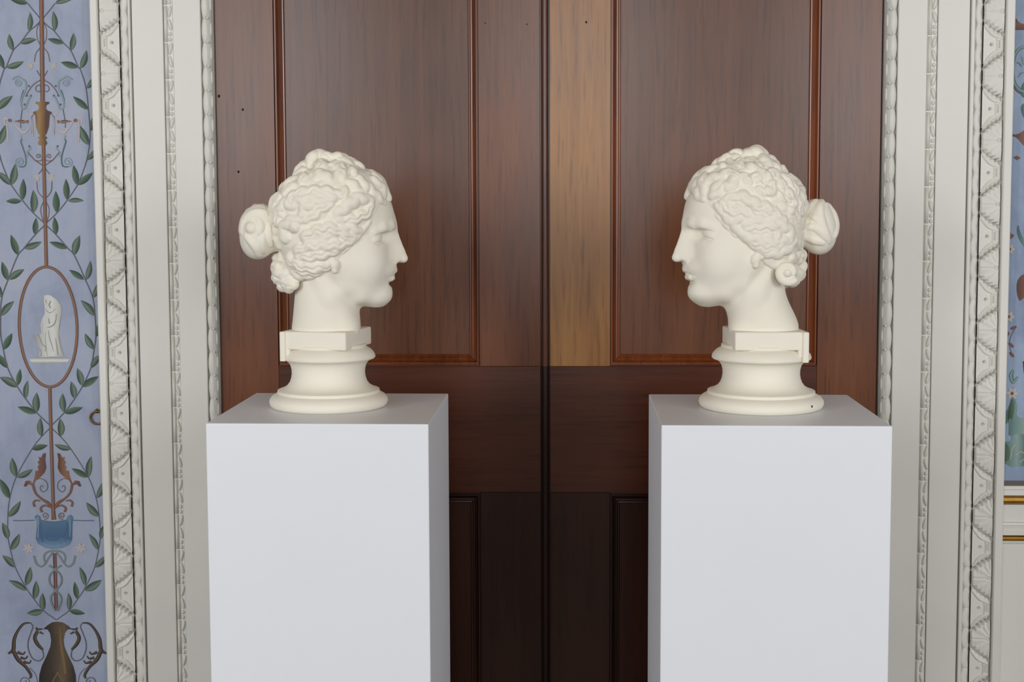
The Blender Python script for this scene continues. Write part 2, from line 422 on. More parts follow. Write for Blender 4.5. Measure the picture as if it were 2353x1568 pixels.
    # bay leaves bound round the inner edge, next the door
    wb_ = abs(c[8] - c[7]); LB = .0478
    prof = [(-.40 * wb_ * math.cos(a), -.0085 * math.sin(a)) for a in [math.pi * i / 8 for i in range(9)]]
    xm = (c[7] + c[8]) / 2
    o = extrude_profile('bead_core', [(x, yy) for x, yy in prof], 0, Z_TOP, M_GROOVE, T, False); o.location = P(xm + s * .06 * wb_, YA + .0125, 0)
    V, Fc = spindle(LB * 1.22, .36 * wb_, .0088, 8, 8, .9); V = [(x, yy - .0025 * z / LB, z) for x, yy, z in V]
    ml = mesh('bay_leaf', V, Fc); ml.polygons.foreach_set('use_smooth', [True] * len(ml.polygons))
    V, Fc = spindle(LB * 1.05, .15 * wb_, .0060, 6, 6, .85); ms = mesh('side_leaf', V, Fc); ms.polygons.foreach_set('use_smooth', [True] * len(ms.polygons))
    V, Fc = spindle(.0058, .0028, .0032, 6, 4, 1.0); mb = mesh('berry', V, Fc); mb.polygons.foreach_set('use_smooth', [True] * len(mb.polygons))
    zb = BAY_Z[n] % LB
    for k in range(int((Z_TOP - zb) / LB)):
        zz = zb + (k + .5) * LB
        link('bay_leaf', ml, M_CARVE, T, P(xm - s * .15 * wb_, YA + .0100, zz))
        link('side_leaf', ms, M_CARVE, T, P(xm + s * .30 * wb_, YA + .0115, zz + .004))
        link('berry', mb, M_CARVE, T, P(xm + s * .14 * wb_, YA + .0015, zz - LB / 2 + .001))
    return T
LEAF_Z = {1: at(257, 600.0, YA)[2], 2: at(2270, 470.5, YA)[2]}
BAY_Z = {1: at(478, 485.0, YA)[2], 2: at(2045, 473.5, YA)[2]}
build_case(1, CL, 1)
build_case(2, CR, -1)
# ------------------------------------------------------------------ painted wall panels beside the door case
M_BLUE = None
def blue_ground(name, c1, c2, c3):
    t = NT(name); v = t.coords((1, 1, 1)); n1 = t.noise(v, 5, 5, .62, .5); n2 = t.noise(t.coords((1, 1, .35)), 34, 4, .65, .3)
    a = t.n('Math', operation='MULTIPLY_ADD'); t.l(n2, a.inputs[0]); a.inputs[1].default_value = .45; t.l(n1, a.inputs[2])
    b = t.n('Math', operation='MULTIPLY'); t.l(a.outputs[0], b.inputs[0]); b.inputs[1].default_value = .69
    t.col(t.ramp(b.outputs[0], [(.34, c1), (.5, c2), (.66, c3)])); t.b.inputs['Roughness'].default_value = .55
    t.bump(n2, .06, .001); return t.m
M_BLUE_L = blue_ground('blue_distemper', lin(134, 143, 166), lin(149, 158, 179), lin(162, 165, 180))
M_BLUE_R = blue_ground('sky_blue_distemper', lin(112, 126, 154), lin(130, 146, 172), lin(148, 166, 188))
Y_P = Y_PANEL
wl = tag(box('wall_left', (-2.6, Y_P, -.03), (CL[0] + .012, Y_P + .2, ROOM_H), M_BLUE_L), kind='structure')
PL = wl
ZR_BAND = at(2330, 1105, Y_P)[2]
def S(*c): return [lin(*q) for q in c]
def rmp(*c):
    n = len(c); return [(.08 + .84 * i / (n - 1), lin(*q)) for i, q in enumerate(c)]
P_LEAF = paint('leaf_green_paint', rmp((52, 70, 64), (76, 96, 84), (112, 126, 106), (72, 92, 82)))
P_LEAFD = paint('dark_leaf_green_paint', rmp((48, 66, 56), (70, 92, 76), (92, 112, 90)))
P_STEM = paint('stem_grey_paint', rmp((84, 82, 92), (108, 106, 118)))
P_ROD = paint('terracotta_rod_paint', rmp((98, 66, 54), (126, 86, 64), (146, 116, 94), (92, 68, 62)))
P_ROD2 = paint('red_rod_paint', rmp((104, 62, 60), (138, 96, 90), (112, 74, 72), (70, 50, 54)))
P_URN = paint('gold_urn_paint', rmp((104, 80, 52), (152, 124, 80), (132, 100, 66), (88, 64, 54), (86, 64, 60)))
P_FINE = paint('fine_brown_line_paint', rmp((104, 88, 92), (128, 104, 100)))
P_SEA = paint('sea_green_paint', rmp((120, 144, 150), (140, 160, 164), (108, 130, 140)))
P_SEAD = paint('dark_sea_green_paint', rmp((74, 96, 106), (92, 114, 122)))
P_PINK = paint('pale_pink_paint', rmp((172, 164, 170), (190, 176, 172), (160, 154, 164)))
P_PALE = paint('pale_cream_paint', rmp((168, 164, 160), (188, 180, 166)))
P_STONE = paint('stone_figure_paint', rmp((150, 150, 146), (196, 196, 192), (208, 208, 202), (168, 166, 158)))
P_SHADE = paint('stone_shade_paint', rmp((140, 140, 136), (156, 154, 148)))
P_SHADED = paint('stone_deep_shade_paint', rmp((110, 110, 106), (130, 128, 122)))
P_DRAPE = paint('blue_drape_paint', rmp((92, 122, 146), (78, 108, 138), (70, 100, 134), (112, 138, 164)))
P_DRAPED = paint('dark_fold_paint', rmp((66, 92, 128), (80, 110, 142)))
P_DRAPEL = paint('light_fold_paint', rmp((150, 176, 196), (138, 166, 190)))
P_ACAN = paint('russet_acanthus_paint', rmp((100, 66, 54), (138, 100, 76), (124, 88, 70), (100, 70, 72)))
P_SNAKE = paint('snake_green_paint', rmp((92, 108, 114), (138, 152, 140), (86, 104, 110)))
P_AMPH = paint('bronze_amphora_paint', rmp((44, 40, 38), (66, 56, 48), (98, 84, 66), (58, 50, 46)))
P_AMPHL = paint('bronze_light_paint', rmp((128, 104, 70), (110, 88, 62)))
P_BROWN = paint('umber_paint', rmp((92, 64, 54), (126, 90, 74), (104, 72, 62)))
P_SAGE = paint('sage_leaf_paint', rmp((72, 102, 100), (112, 140, 136), (140, 162, 158), (86, 116, 112)))
P_BAND = plain('umber_border_band', lin(92, 84, 80), .6, .10, 30)

LAYER = [0]
def pmesh(name, V, Fc, UV, mat, parent, smooth=False):
    me = mesh(name, V, Fc); uvl = me.uv_layers.new(name='UVMap')
    for p in me.polygons:
        for li in p.loop_indices: uvl.data[li].uv = UV[me.loops[li].vertex_index]
    return link(name, me, mat, parent, None, smooth)
def pt(px, py, lift):
    return at(px, py, Y_P - lift)
def catm(P, n=5):
    P = np.asarray(P, float)
    if len(P) < 3: return P
    Q = np.vstack([2 * P[0] - P[1], P, 2 * P[-1] - P[-2]]); out = []
    for i in range(1, len(Q) - 2):
        for j in range(n):
            t = j / n
            out.append(.5 * (2 * Q[i] + (Q[i + 1] - Q[i - 1]) * t + (2 * Q[i - 1] - 5 * Q[i] + 4 * Q[i + 1] - Q[i + 2]) * t * t + (3 * Q[i] - Q[i - 1] - 3 * Q[i + 1] + Q[i + 2]) * t ** 3))
    return np.array(out + [P[-1]])
def rod_x(y): return np.interp(y, [0, 260, 600, 900, 1000, 1200, 1420, 1568], [95, 98, 106, 114.5, 117, 123.3, 129.5, 133])
def mirror(P):
    P = np.asarray(P, float).copy(); P[:, 0] = 2 * rod_x(P[:, 1]) - P[:, 0]; return P
def lift():
    LAYER[0] = (LAYER[0] + 1) % 7; return .0004 + .00012 * LAYER[0]
def stroke(name, mat, w, P, parent, curve=True, mir=False, base=None):
    """a brush stroke: slightly raised ribbon of paint; w in picture units, one width or one per point"""
    P = np.asarray(P, float)
    ws = np.full(len(P), float(w)) if np.isscalar(w) else np.asarray(w, float)
    a = np.c_[P, ws]
    a = catm(a) if curve else a
    for m in ((False, True) if mir else (False,)):
        q = a.copy()
        if m: q[:, :2] = mirror(q[:, :2])
        d = np.gradient(q[:, :2], axis=0); d /= np.linalg.norm(d, axis=1)[:, None] + 1e-9
        nn = np.c_[-d[:, 1], d[:, 0]]
        if m: nn = -nn
        l0 = (lift() if base is None else base); V = []; UV = []
        for k, (c, n_, ww) in enumerate(zip(q[:, :2], nn, q[:, 2])):
            for j, (o, e) in enumerate(((-.5, 0), (0, .0004), (.5, 0))):
                x = c + n_ * ww * o; V.append(pt(x[0], x[1], l0 + e)); UV.append((k / len(q), j / 2))
        Fc = []
        for k in range(len(q) - 1):
            for j in (0, 1): Fc.append((k * 3 + j, k * 3 + j + 1, k * 3 + j + 4, k * 3 + j + 3))
        # faces must look into the room (-Y)
        o = pmesh(name, V, Fc, UV, mat, parent, True)
        if sum(p.normal.y * p.area for p in o.data.polygons) > 0: o.data.flip_normals()
def patch(name, mat, P, parent, mir=False, uvx=True, base=None, smooth_=True):
    """a filled painted shape"""
    P0 = np.asarray(P, float)
    if parent is not PL and len(P0) > 5:                # soft brush outline
        n_ = np.roll(P0, -1, 0); P0 = np.stack([P0 * .75 + n_ * .25, P0 * .25 + n_ * .75], 1).reshape(-1, 2)
    for m in ((False, True) if mir else (False,)):
        q = mirror(P0) if m else P0
        l0 = lift() if base is None else base
        lo, hi = q.min(0), q.max(0)
        V = [pt(x, y, l0) for x, y in q]
        UV = [((y - lo[1]) / (hi[1] - lo[1] + 1e-6), (x - lo[0]) / (hi[0] - lo[0] + 1e-6)) if uvx else ((x - lo[0]) / (hi[0] - lo[0] + 1e-6), (y - lo[1]) / (hi[1] - lo[1] + 1e-6)) for x, y in q]
        from mathutils.geometry import tessellate_polygon
        tri = tessellate_polygon([[Vector((x, y, 0)) for x, y in q]])
        o = pmesh(name, V, [tuple(t) for t in tri], UV, mat, parent)
        for p in o.data.polygons:
            if p.normal.y > 0: p.flip()
        o.data.update()
def sc_(P, s, x0, y0): return [(x / s + x0, y / s + y0) for x, y in P]
def spiral(cx, cy, r0, r1, a0, turns, n=22):
    return [(cx + (r0 + (r1 - r0) * t) * math.cos(a0 + turns * math.tau * t), cy + (r0 + (r1 - r0) * t) * math.sin(a0 + turns * math.tau * t)) for t in [i / n for i in range(n + 1)]]

# one leaf blade, length 1 along +X, shared by every small leaf of the garland
def leaf_meshes():
    out = []
    for k, (wd, bend, mat) in enumerate(((.30, .04, P_LEAF), (.26, -.05, P_LEAF), (.28, .0, P_LEAFD))):
        up = [(t, wd * .62 * math.sin(math.pi * t ** .85) ** .9) for t in [i / 8 for i in range(9)]]
        V = []; UV = []; Fc = []
        for t, h in up:
            c = bend * math.sin(math.pi * t)
            for j, (f, e) in enumerate(((1, 0), (.5, .012), (0, .016), (-.5, .012), (-1, 0))):
                V.append((t, -e, c + h * f)); UV.append((t, .5 + .46 * f))
        for i in range(8):
            for j in range(4): Fc.append((i * 5 + j, i * 5 + j + 1, i * 5 + j + 6, i * 5 + j + 5))
        me = mesh('painted_leaf', V, Fc); uvl = me.uv_layers.new(name='UVMap')
        for p in me.polygons:
            for li in p.loop_indices: uvl.data[li].uv = UV[me.loops[li].vertex_index]
        if sum(p.normal.y * p.area for p in me.polygons) > 0: me.flip_normals()
        me.polygons.foreach_set('use_smooth', [True] * len(me.polygons)); me.materials.append(mat); out.append(me)
    return out
LEAVES = [((126,8),(168,-3)),((125.4,72.3),(122,27)),((146,99.7),(110.4,89.8)),((163.5,116.6),(169,77)),((179.5,155),(141,143.4)),((184.9,158),(198.3,116.6)),((198.8,203.6),(222,171)),((202.3,252),(168.8,222.4)),
 ((207.7,301.4),(221,262)),((203.6,333.6),(184.9,290.7)),((199.6,368.4),(224,339)),((177.4,426),(169,381)),((179,425.5),(212,398)),((153.6,460),(151.5,413)),((156,462),(191.5,461.5)),((130,489.6),(128,441)),
 ((129,539.6),(125,500)),((156,571),(115,557)),((170,587),(182.7,542.5)),((193,643),(160,621)),((198,644),(207.5,601)),((213,685),(231,644)),((216.8,726.6),(186.5,691.5)),((220,775),(233,738)),((215.6,804),(195.7,767.8)),
 ((208,846.5),(233,815)),((187.7,890),(225,866)),((187.7,886.5),(178,847.7)),((170.8,916.8),(163.5,878)),((146.6,948),(144,906)),((147.8,950),(189,937)),((139.6,1004),(138,963)),((163.5,1032.6),(126,1022)),((201.8,1097.6),(166,1077.6)),
 ((203.7,1096.7),(209.5,1050.8)),((221.9,1146),(239,1106)),((227.6,1188.5),(199,1156)),((230.5,1240),(243,1205)),((225.7,1265),(204.7,1228.7)),((217.5,1304.8),(244,1277)),((195.6,1346.7),(183,1304.8)),((194.5,1358),(232,1334)),
 ((177.8,1378),(171.5,1339)),((157.9,1403),(156.9,1364.5)),((159,1404),(194.5,1410.5))]
LM = leaf_meshes()
rl = random.Random(8)
for (b_, t_) in LEAVES:
    for m in (False, True):
        q = np.array([b_, t_], float)
        if m: q = mirror(q); q[1] += [rl.uniform(-2, 2), rl.uniform(-3, 3)]
        l0 = .0005 + .0002 * rl.random()
        A = pt(q[0][0], q[0][1], l0); B = pt(q[1][0], q[1][1], l0); d = B - A; L = math.hypot(d[0], d[2]); an = math.atan2(d[2], d[0])
        if A[0] > CL[0] + .01: continue
        o = link('painted_leaf', rl.choice(LM), None, PL, tuple(A)); o.rotation_euler = (0, -an, 0)
        o.scale = (L * 1.04, L * .05, L * rl.uniform(.92, 1.08) * rl.choice((1, 1, -1)))
STEMS = [[(126,8),(112,26),(97,44)],[(97,47),(110,60),(125,72),(146,99),(163,117),(180,155),(184,158),(197,200),(203,252),(206.5,300),(205,335),(198,372),(184,412),(177,427),(153,462),(130,490),(104,515)],
 [(104,516),(129,540),(156,571),(171,588),(196,643),(213,685),(218,727),(220,770),(216,804),(208,847),(188,890),(171,917),(147,949),(116,980)],
 [(116,982),(139,1004),(163,1033),(203,1097),(221,1147),(228,1189),(230,1235),(226,1265),(217,1305),(196,1350),(178,1378),(158,1404),(130,1425)]]
for P in STEMS: stroke('painted_stem', P_STEM, 2.4, P, PL, mir=True)
def rodline(y0, y1, w, mat, w1=None):
    n = 8; ys = [y0 + (y1 - y0) * i / n for i in range(n + 1)]
    stroke('painted_rod', mat, w, [(float(rod_x(y)), y) for y in ys], PL, base=.0013)
rodline(-60, 234, 9.6, P_ROD); rodline(332, 612, 7.6, P_ROD); rodline(890, 1186, 7.4, P_ROD); rodline(1272, 1402, 7.6, P_ROD2)
# urn
half = [(0, 384), (108, 384), (112, 412), (66, 436), (54, 490), (86, 530), (148, 548), (156, 574), (122, 598), (112, 700), (106, 790), (70, 900), (40, 942), (84, 972), (48, 1000), (80, 1062), (56, 1096), (0, 1102)]
half = [(x * .98, y) for x, y in half]
urn = [(550 + x, y) for x, y in half] + [(552 - x, y) for x, y in half[::-1]]
patch('painted_urn', P_URN, sc_(urn, 7.125, 20, 180), PL, base=.0016)
Q7 = lambda P: sc_(P, 7.125, 20, 180)
for P, w, mt in (([(575,25),(680,90),(760,180),(830,300)],2.4,P_FINE),([(575,160),(600,110),(645,130),(660,185),(620,220),(580,200),(590,175)],2.0,P_FINE),
                 ([(910,1000),(935,1030),(900,1150),(865,1290),(870,1400),(900,1445),(975,1450)],3.0,P_SEAD),([(835,1200),(730,1330),(650,1390),(590,1430)],2.6,P_FINE),([(590,1290),(610,1340),(660,1356),(720,1340)],2.0,P_FINE),
                 ([(1040,20),(960,-30),(880,10),(820,60),(826,180),(880,300),(906,420),(890,495),(840,492),(806,410),(750,290)],3.4,P_SEA),([(860,190),(905,330),(912,450)],2.0,P_SEAD),
                 ([(890,510),(905,600),(922,690)],2.2,P_SEAD),([(925,720),(925,810)],1.6,P_STEM),([(925,930),(918,990)],2.0,P_SEA),([(830,1290),(830,1200),(770,1140)],3,P_SEA)):
    stroke('painted_scroll', mt, w, Q7(P), PL, mir=True)
stroke('painted_scroll', P_SEA, 2.0, Q7(spiral(935, 75, 66, 14, -1.4, 1.6)), PL, mir=True)
stroke('painted_scroll', P_SEA, 2.0, Q7(spiral(965, 1370, 80, 14, 1.4, -1.6)), PL, mir=True)
stroke('painted_scroll', P_FINE, 1.7, Q7(spiral(660, 1278, 44, 8, 2.6, 1.5)), PL, mir=True)
for c in ((770,128),(810,280),(740,285),(850,430),(800,1115)): patch('painted_bud', P_SEAD, Q7([(c[0]+18*math.cos(a), c[1]+22*math.sin(a)) for a in [math.tau*i/7 for i in range(7)]]), PL, mir=True)
# lamps and swags
patch('painted_lamp', P_ROD, Q7([(790,705),(800,685),(830,690),(845,705),(870,684),(930,680),(1040,704),(930,730),(870,740),(845,716),(830,735),(800,735)]), PL, mir=True, uvx=False)
patch('painted_lamp', P_ROD, Q7([(1095+32*math.cos(a), 690+32*math.sin(a)) for a in [math.tau*i/9 for i in range(9)]]), PL, mir=True)
for P, w in (([(790,800),(830,860),(900,890),(980,810),(1060,700)],[2,5,7,5,2]),([(740,640),(742,760),(735,950)],[2,5,3]),([(1150,700),(1150,850),(1145,1050)],[2,4,3]),([(690,590),(770,600),(815,540),(790,480),(740,475)],[4,4,3,3,2]),([(1130,680),(1180,650),(1190,740),(1150,780)],[4,6,4,2])):
    stroke('painted_swag', P_PINK, w, Q7(P), PL, mir=True)
stroke('painted_swag', P_FINE, 1.5, Q7([(700,580),(730,620),(742,660),(745,910)]), PL, mir=True)
# loops of line round the rod
for P in ([(97.5,48),(106.5,66),(106,90),(98,106)],[(98.5,108),(110,122),(114.5,142)],[(109,162),(105,170),(98.5,178)],[(119,417),(117,440),(103,458)],[(104,460),(113,482),(108,512)],[(103.5,386),(109,394),(114,400)]):
    stroke('painted_scroll', P_FINE, 2.0, P, PL, mir=True)
for c in ((118,150),(113,408)):
    for a in (-.6, -.1, .5, 1.1): stroke('painted_petal', P_PALE, [2,4,1], [c, (c[0]+7*math.cos(a), c[1]+6*math.sin(a)), (c[0]+14*math.cos(a), c[1]+11*math.sin(a))], PL, mir=True)
# medallion
ell = [(110.5 + 66.5 * math.cos(a) + 4.2 * math.sin(a), 751.5 + 138 * math.sin(a)) for a in [math.tau * i / 44 - math.pi / 2 for i in range(45)]]
stroke('painted_medallion_ring', P_ROD, 6.4, ell, PL, curve=False, base=.0012)
Q8 = lambda P: sc_(P, 7.84, 40, 650)
patch('painted_statue', P_STONE, Q8([(480,232),(530,218),(590,225),(700,300),(780,400),(795,500),(780,640),(750,800),(750,1000),(790,1180),(850,1325),(640,1330),(400,1345),(380,1290),(412,1200),(345,1120),(322,1040),(272,990),(290,940),(350,928),(400,950),(432,900),(412,760),(440,660),(492,560),(492,440),(475,330)]), PL, base=.0008)
patch('painted_statue_base', P_STONE, Q8([(215,1380),(260,1355),(600,1345),(900,1350),(940,1385),(905,1430),(600,1445),(260,1450)]), PL, base=.0009, uvx=False)
for P, w in (([(590,235),(660,290),(740,360),(785,450),(788,560)],[3,6,7,5,3]),([(780,600),(755,760),(735,880),(745,1020),(780,1180),(830,1315)],[3,5,6,7,7,3]),([(690,1000),(710,1150),(735,1310)],[5,8,9]),([(510,470),(540,520),(600,540),(690,470)],[2,3,3,2]),([(700,560),(690,680),(640,770),(540,810)],[3,5,5,3]),([(560,640),(575,740)],[3,5]),([(600,330),(570,400),(600,460)],[4,5,3]),([(640,300),(700,380),(740,470)],[6,8,5]),([(470,720),(450,820),(470,960)],[3,4,3]),([(520,860),(500,1000),(520,1180),(540,1320)],[2,4,4,3]),
             ([(560,860),(580,1000),(620,1120),(650,1240)],[3,4,4,2]),([(345,935),(395,975),(425,1060),(450,1110),(510,1160),(500,1240)],[3,4,4,3,4,2]),([(415,1200),(430,1270),(420,1330)],[3,3,5]),([(500,300),(530,370)],[2,3]),([(700,420),(715,470)],[4,3]),([(250,1430),(500,1432),(880,1425)],[3,4,3])):
    stroke('painted_shadow_line', P_SHADE, [x * .62 for x in w], Q8(P), PL)
patch('painted_shadow_line', P_SHADED, Q8([(635+13*math.cos(a),630+16*math.sin(a)) for a in [math.tau*i/8 for i in range(8)]]), PL)
# acanthus spray above the drapery
Q4 = lambda P: sc_(P, 5.228, 0, 980)
patch('painted_acanthus', P_ACAN, Q4([(686,322),(722,330),(746,378),(776,366),(770,410),(794,430),(776,462),(800,492),(786,520),(806,540),(824,530),(836,600),(858,660),(872,690),(900,652),(950,658),(978,720),(952,728),(922,696),(880,712),(850,690),(826,646),(770,610),(720,560),(692,500),(700,400)]), PL, mir=True)
stroke('painted_acanthus', P_ACAN, [6,5,4.5,7,5], Q4([(868,696),(842,800),(780,868),(700,922),(655,985)]), PL, mir=True)
stroke('painted_acanthus', P_ACAN, [2.5,4,5,6], Q4([(790,900),(838,890),(872,920),(860,968)]), PL, mir=True)
stroke('painted_acanthus', P_ACAN, [2.5,4,5,6], Q4([(686,972),(738,950),(790,984),(776,1032)]), PL, mir=True)
stroke('painted_scroll', P_FINE, 1.8, Q4([(842,650),(770,628),(700,672),(696,750),(750,790),(782,750),(768,712),(742,730)]), PL, mir=True)
stroke('painted_scroll', P_FINE, 2.2, Q4(spiral(742, 1074, 44, 8, 1.2, 1.5)), PL, mir=True)
stroke('painted_acanthus', P_ACAN, [5,8,11], Q4([(630,930),(638,1020),(648,1125)]), PL)
stroke('painted_scroll', P_SEAD, 2.2, Q4([(875,1130),(1000,1134),(1130,1133)]), PL, mir=True)
patch('painted_drapery', P_DRAPE, Q4([(412,1090),(440,1062),(478,1078),(492,1128),(640,1150),(800,1124),(812,1082),(846,1062),(878,1090),(868,1180),(864,1364),(838,1420),(740,1468),(640,1478),(540,1462),(452,1410),(430,1350),(444,1200),(440,1130)]), PL, uvx=False, base=.0010)
for P, w, mt in (([(482,1150),(494,1260),(560,1350),(660,1368),(740,1320),(790,1210)],[8,10,9,8,8,5],P_DRAPED),([(470,1180),(476,1300),(520,1390)],[8,9,5],P_DRAPED),([(800,1150),(796,1240),(744,1330)],[5,8,4],P_DRAPED),([(560,1170),(640,1200),(760,1160)],[4,6,3],P_DRAPEL),([(520,1240),(600,1310),(690,1290),(760,1200)],[3,5,5,2],P_DRAPEL),
             ([(480,1400),(600,1440),(740,1420),(840,1370)],[4,7,6,3],P_DRAPEL),([(826,1090),(842,1200),(836,1330)],[6,7,5],P_SEA),([(448,1090),(462,1200),(452,1340)],[6,7,5],P_SEA),([(810,1350),(860,1350)],[6,8],P_DRAPED),([(486,1130),(640,1152),(800,1128)],[3,4,3],P_SEAD)):
    stroke('painted_fold', mt, [x * .7 for x in w], Q4(P), PL)
# snakes round the lower rod, and pale flowers
Q5 = lambda P: sc_(P, 4.781, 0, 1240)
stroke('painted_snake', P_SNAKE, [5,5,4,4,4,4], Q5([(828,180),(806,262),(756,300),(708,268),(664,200),(618,142)]), PL, mir=True)
stroke('painted_snake', P_SNAKE, 4, Q5([(560,132),(640,126),(704,160),(718,214),(700,268)]), PL, mir=True)
stroke('painted_snake', P_SNAKE, 3.6, Q5([(670,286),(600,336),(546,400),(546,480),(604,556),(662,620),(668,690),(628,790)]), PL, mir=True, base=.0018)
for c in ((885, 100),):
    for k in range(6):
        a = k * math.tau / 6 + .3; stroke('painted_petal', P_PINK, [3,7,2], Q5([c, (c[0]+30*math.cos(a), c[1]+28*math.sin(a)), (c[0]+66*math.cos(a), c[1]+60*math.sin(a))]), PL, mir=True)
# bronze amphora with dragon handles
half = [(0, 905), (60, 912), (112, 944), (160, 986), (112, 992), (84, 1030), (70, 1110), (80, 1180), (122, 1280), (176, 1390), (204, 1490), (214, 1640), (0, 1640)]
patch('painted_amphora', P_AMPH, Q5([(626 + x, y) for x, y in half] + [(630 - x * .97, y) for x, y in half[::-1]]), PL, base=.0011)
stroke('painted_amphora_light', P_AMPHL, [2,5,7,6], Q5([(660,960),(664,1120),(690,1300),(716,1480)]), PL, base=.0014)
stroke('painted_amphora_light', P_AMPHL, [3,3,3], Q5([(640,1460),(590,1540),(560,1630)]), PL, mir=True, base=.0015)
for P, w in (([(780,985),(836,990),(846,968)],[3,5,4]),([(832,1008),(868,1080),(842,1150),(786,1214)],[7,8,8,5]),([(770,1040),(810,1020)],[3,5]),([(906,918),(980,928),(1046,1000),(1094,1100),(1110,1215),(1168,1256)],[3,5,6,8,9,4]),
             ([(1112,1220),(1064,1320),(984,1400),(930,1490),(944,1530)],[9,9,7,6,4]),([(1066,1240),(1008,1262),(982,1234)],[7,4,3]),([(1036,1300),(980,1310),(956,1280)],[7,4,3]),([(1004,1344),(944,1360),(920,1330)],[7,4,3])):
    stroke('painted_dragon_handle', P_AMPH, w, Q5(P), PL, mir=True)
stroke('painted_scroll', P_STEM, 2.6, Q5([(790,1212),(782,1290),(832,1336),(902,1310),(942,1220),(944,1130),(910,1030),(884,960),(908,916)]), PL, mir=True)
stroke('painted_scroll', P_STEM, 2.2, Q5(spiral(1004, 1570, 62, 20, 2.4, 1.3)), PL, mir=True)
stroke('painted_scroll', P_STEM, 1.6, Q5([(940,1410),(880,1480),(858,1570)]), PL, mir=True)

# right-hand wall: painted upper panel, mouldings, gilt fillets, white dado
WR = tag(box('wall_right', (CR[0] - .012, Y_P, ZR_BAND - .01), (2.6, Y_P + .2, ROOM_H), M_BLUE_R), kind='structure')
for o in (PL, WR):                                  # keep painted children in world position
    pass
def settle(P):
    for o in P.children: o.location = Vector(o.location) - Vector(P.location)
def zr(y): return at(2325, y, Y_P)[2]
XR0, XR1 = CR[0] - .012, 2.6
A = lambda P: sc_(P, 3.14, 2253, 0); B = lambda P: sc_(P, 3.14, 2253, 500); C3 = lambda P: sc_(P, 5.23, 2253, 1000)
patch('painted_scroll', P_BROWN, A([(200,130),(255,128),(280,166),(330,176),(420,180),(420,216),(200,216)]), WR, uvx=False)
stroke('painted_scroll', P_SAGE, 7, A([(420,338),(330,336),(272,360),(240,430),(234,520),(248,600),(290,650),(350,668)]), WR)
stroke('painted_scroll', P_BROWN, 3, A([(226,440),(226,560),(250,640),(292,676)]), WR)
for P in ([(300,480),(280,455),(262,450)],[(310,470),(304,430),(296,410)],[(320,520),(290,530),(270,560)]): stroke('painted_petal', P_SAGE, [2,4,2], A(P), WR)
patch('painted_acanthus', P_SAGE, A([(290,690),(292,620),(330,570),(420,560),(420,720),(320,712)]), WR)
patch('painted_acanthus', P_BROWN, A([(200,958),(262,976),(330,930),(420,900),(420,1090),(330,1062),(300,1040),(270,996),(215,976)]), WR)
patch('painted_leaf', P_BROWN, A([(236,1138),(262,1124),(292,1140),(264,1156)]), WR, uvx=False)
patch('painted_acanthus', P_SAGE, A([(290,760),(330,740),(420,740),(420,880),(330,868),(300,830)]), WR)
patch('painted_leaf', P_SAGE, B([(272,40),(262,100),(280,160),(330,230),(420,260),(420,190),(320,170),(290,120)]), WR)
patch('painted_leaf', P_BROWN, B([(180,90),(206,92),(226,124),(244,120),(236,146),(196,168),(180,176)]), WR)
for c, r in (((212,228),36),((206,716),40),((230,1270),44),((236,1300-960),0)):
    if r:
        for k in range(6):
            a = k * math.tau / 6; stroke('painted_petal', P_PALE, [4,8,3], B([c, (c[0]+r*.5*math.cos(a), c[1]+r*.5*math.sin(a)), (c[0]+r*math.cos(a), c[1]+r*math.sin(a))]), WR)
        patch('painted_bud', P_BROWN, B([(c[0]+10*math.cos(a), c[1]+13*math.sin(a)) for a in [math.tau*i/8 for i in range(8)]]), WR, base=.0022)
patch('painted_leaf', P_BROWN, B([(330,404),(290,420),(262,468),(262,540),(280,604),(296,596),(330,560),(420,520),(420,420)]), WR)
for x, y, a0 in ((240,796,-.4),(193,846,-.9),(178,916,-.6),(222,922,.8),(226,990,.9),(190,436,1.0)):
    P = [(x + 24 * math.cos(t) * math.cos(a0) - 12 * math.sin(t) * math.sin(a0), y + 24 * math.cos(t) * math.sin(a0) + 12 * math.sin(t) * math.cos(a0)) for t in [math.tau * i / 10 for i in range(10)]]
    patch('painted_leaf', P_BROWN, B(P), WR)
stroke('painted_scroll', P_FINE, 1.6, B([(250,800),(216,870),(214,940),(226,980)]), WR)
stroke('painted_leaf', P_SAGE, [4,9,7,4], B([(236,1100),(222,1140),(236,1190),(270,1150)]), WR)
patch('painted_leaf', P_BROWN, B([(304,1040),(330,1030),(420,1020),(420,1140),(312,1120)]), WR)
patch('painted_leaf', P_SAGE, B([(224,1288),(250,1300),(268,1380),(258,1430),(300,1452),(330,1440),(420,1440),(420,1600),(200,1600),(208,1470),(176,1500),(150,1500),(166,1420),(200,1380)]), WR)
patch('painted_leaf', P_LEAFD, B([(228,1300),(244,1330),(246,1400),(224,1470),(214,1440),(196,1480),(196,1400)]), WR)
patch('painted_leaf', P_SAGE, C3([(232,170),(256,110),(300,80),(370,75),(380,-10),(560,-10),(560,372),(440,384),(360,388),(320,350),(236,344)]), WR)
patch('painted_leaf', P_LEAFD, C3([(238,150),(280,90),(330,120),(356,180),(356,260),(330,320),(240,310)]), WR, base=.0016)
for P in ([(360,290),(376,180),(420,110)],[(430,240),(480,200),(523,220)],[(470,330),(520,290)]): stroke('painted_vein', P_PALE, 2.2, C3(P), WR)
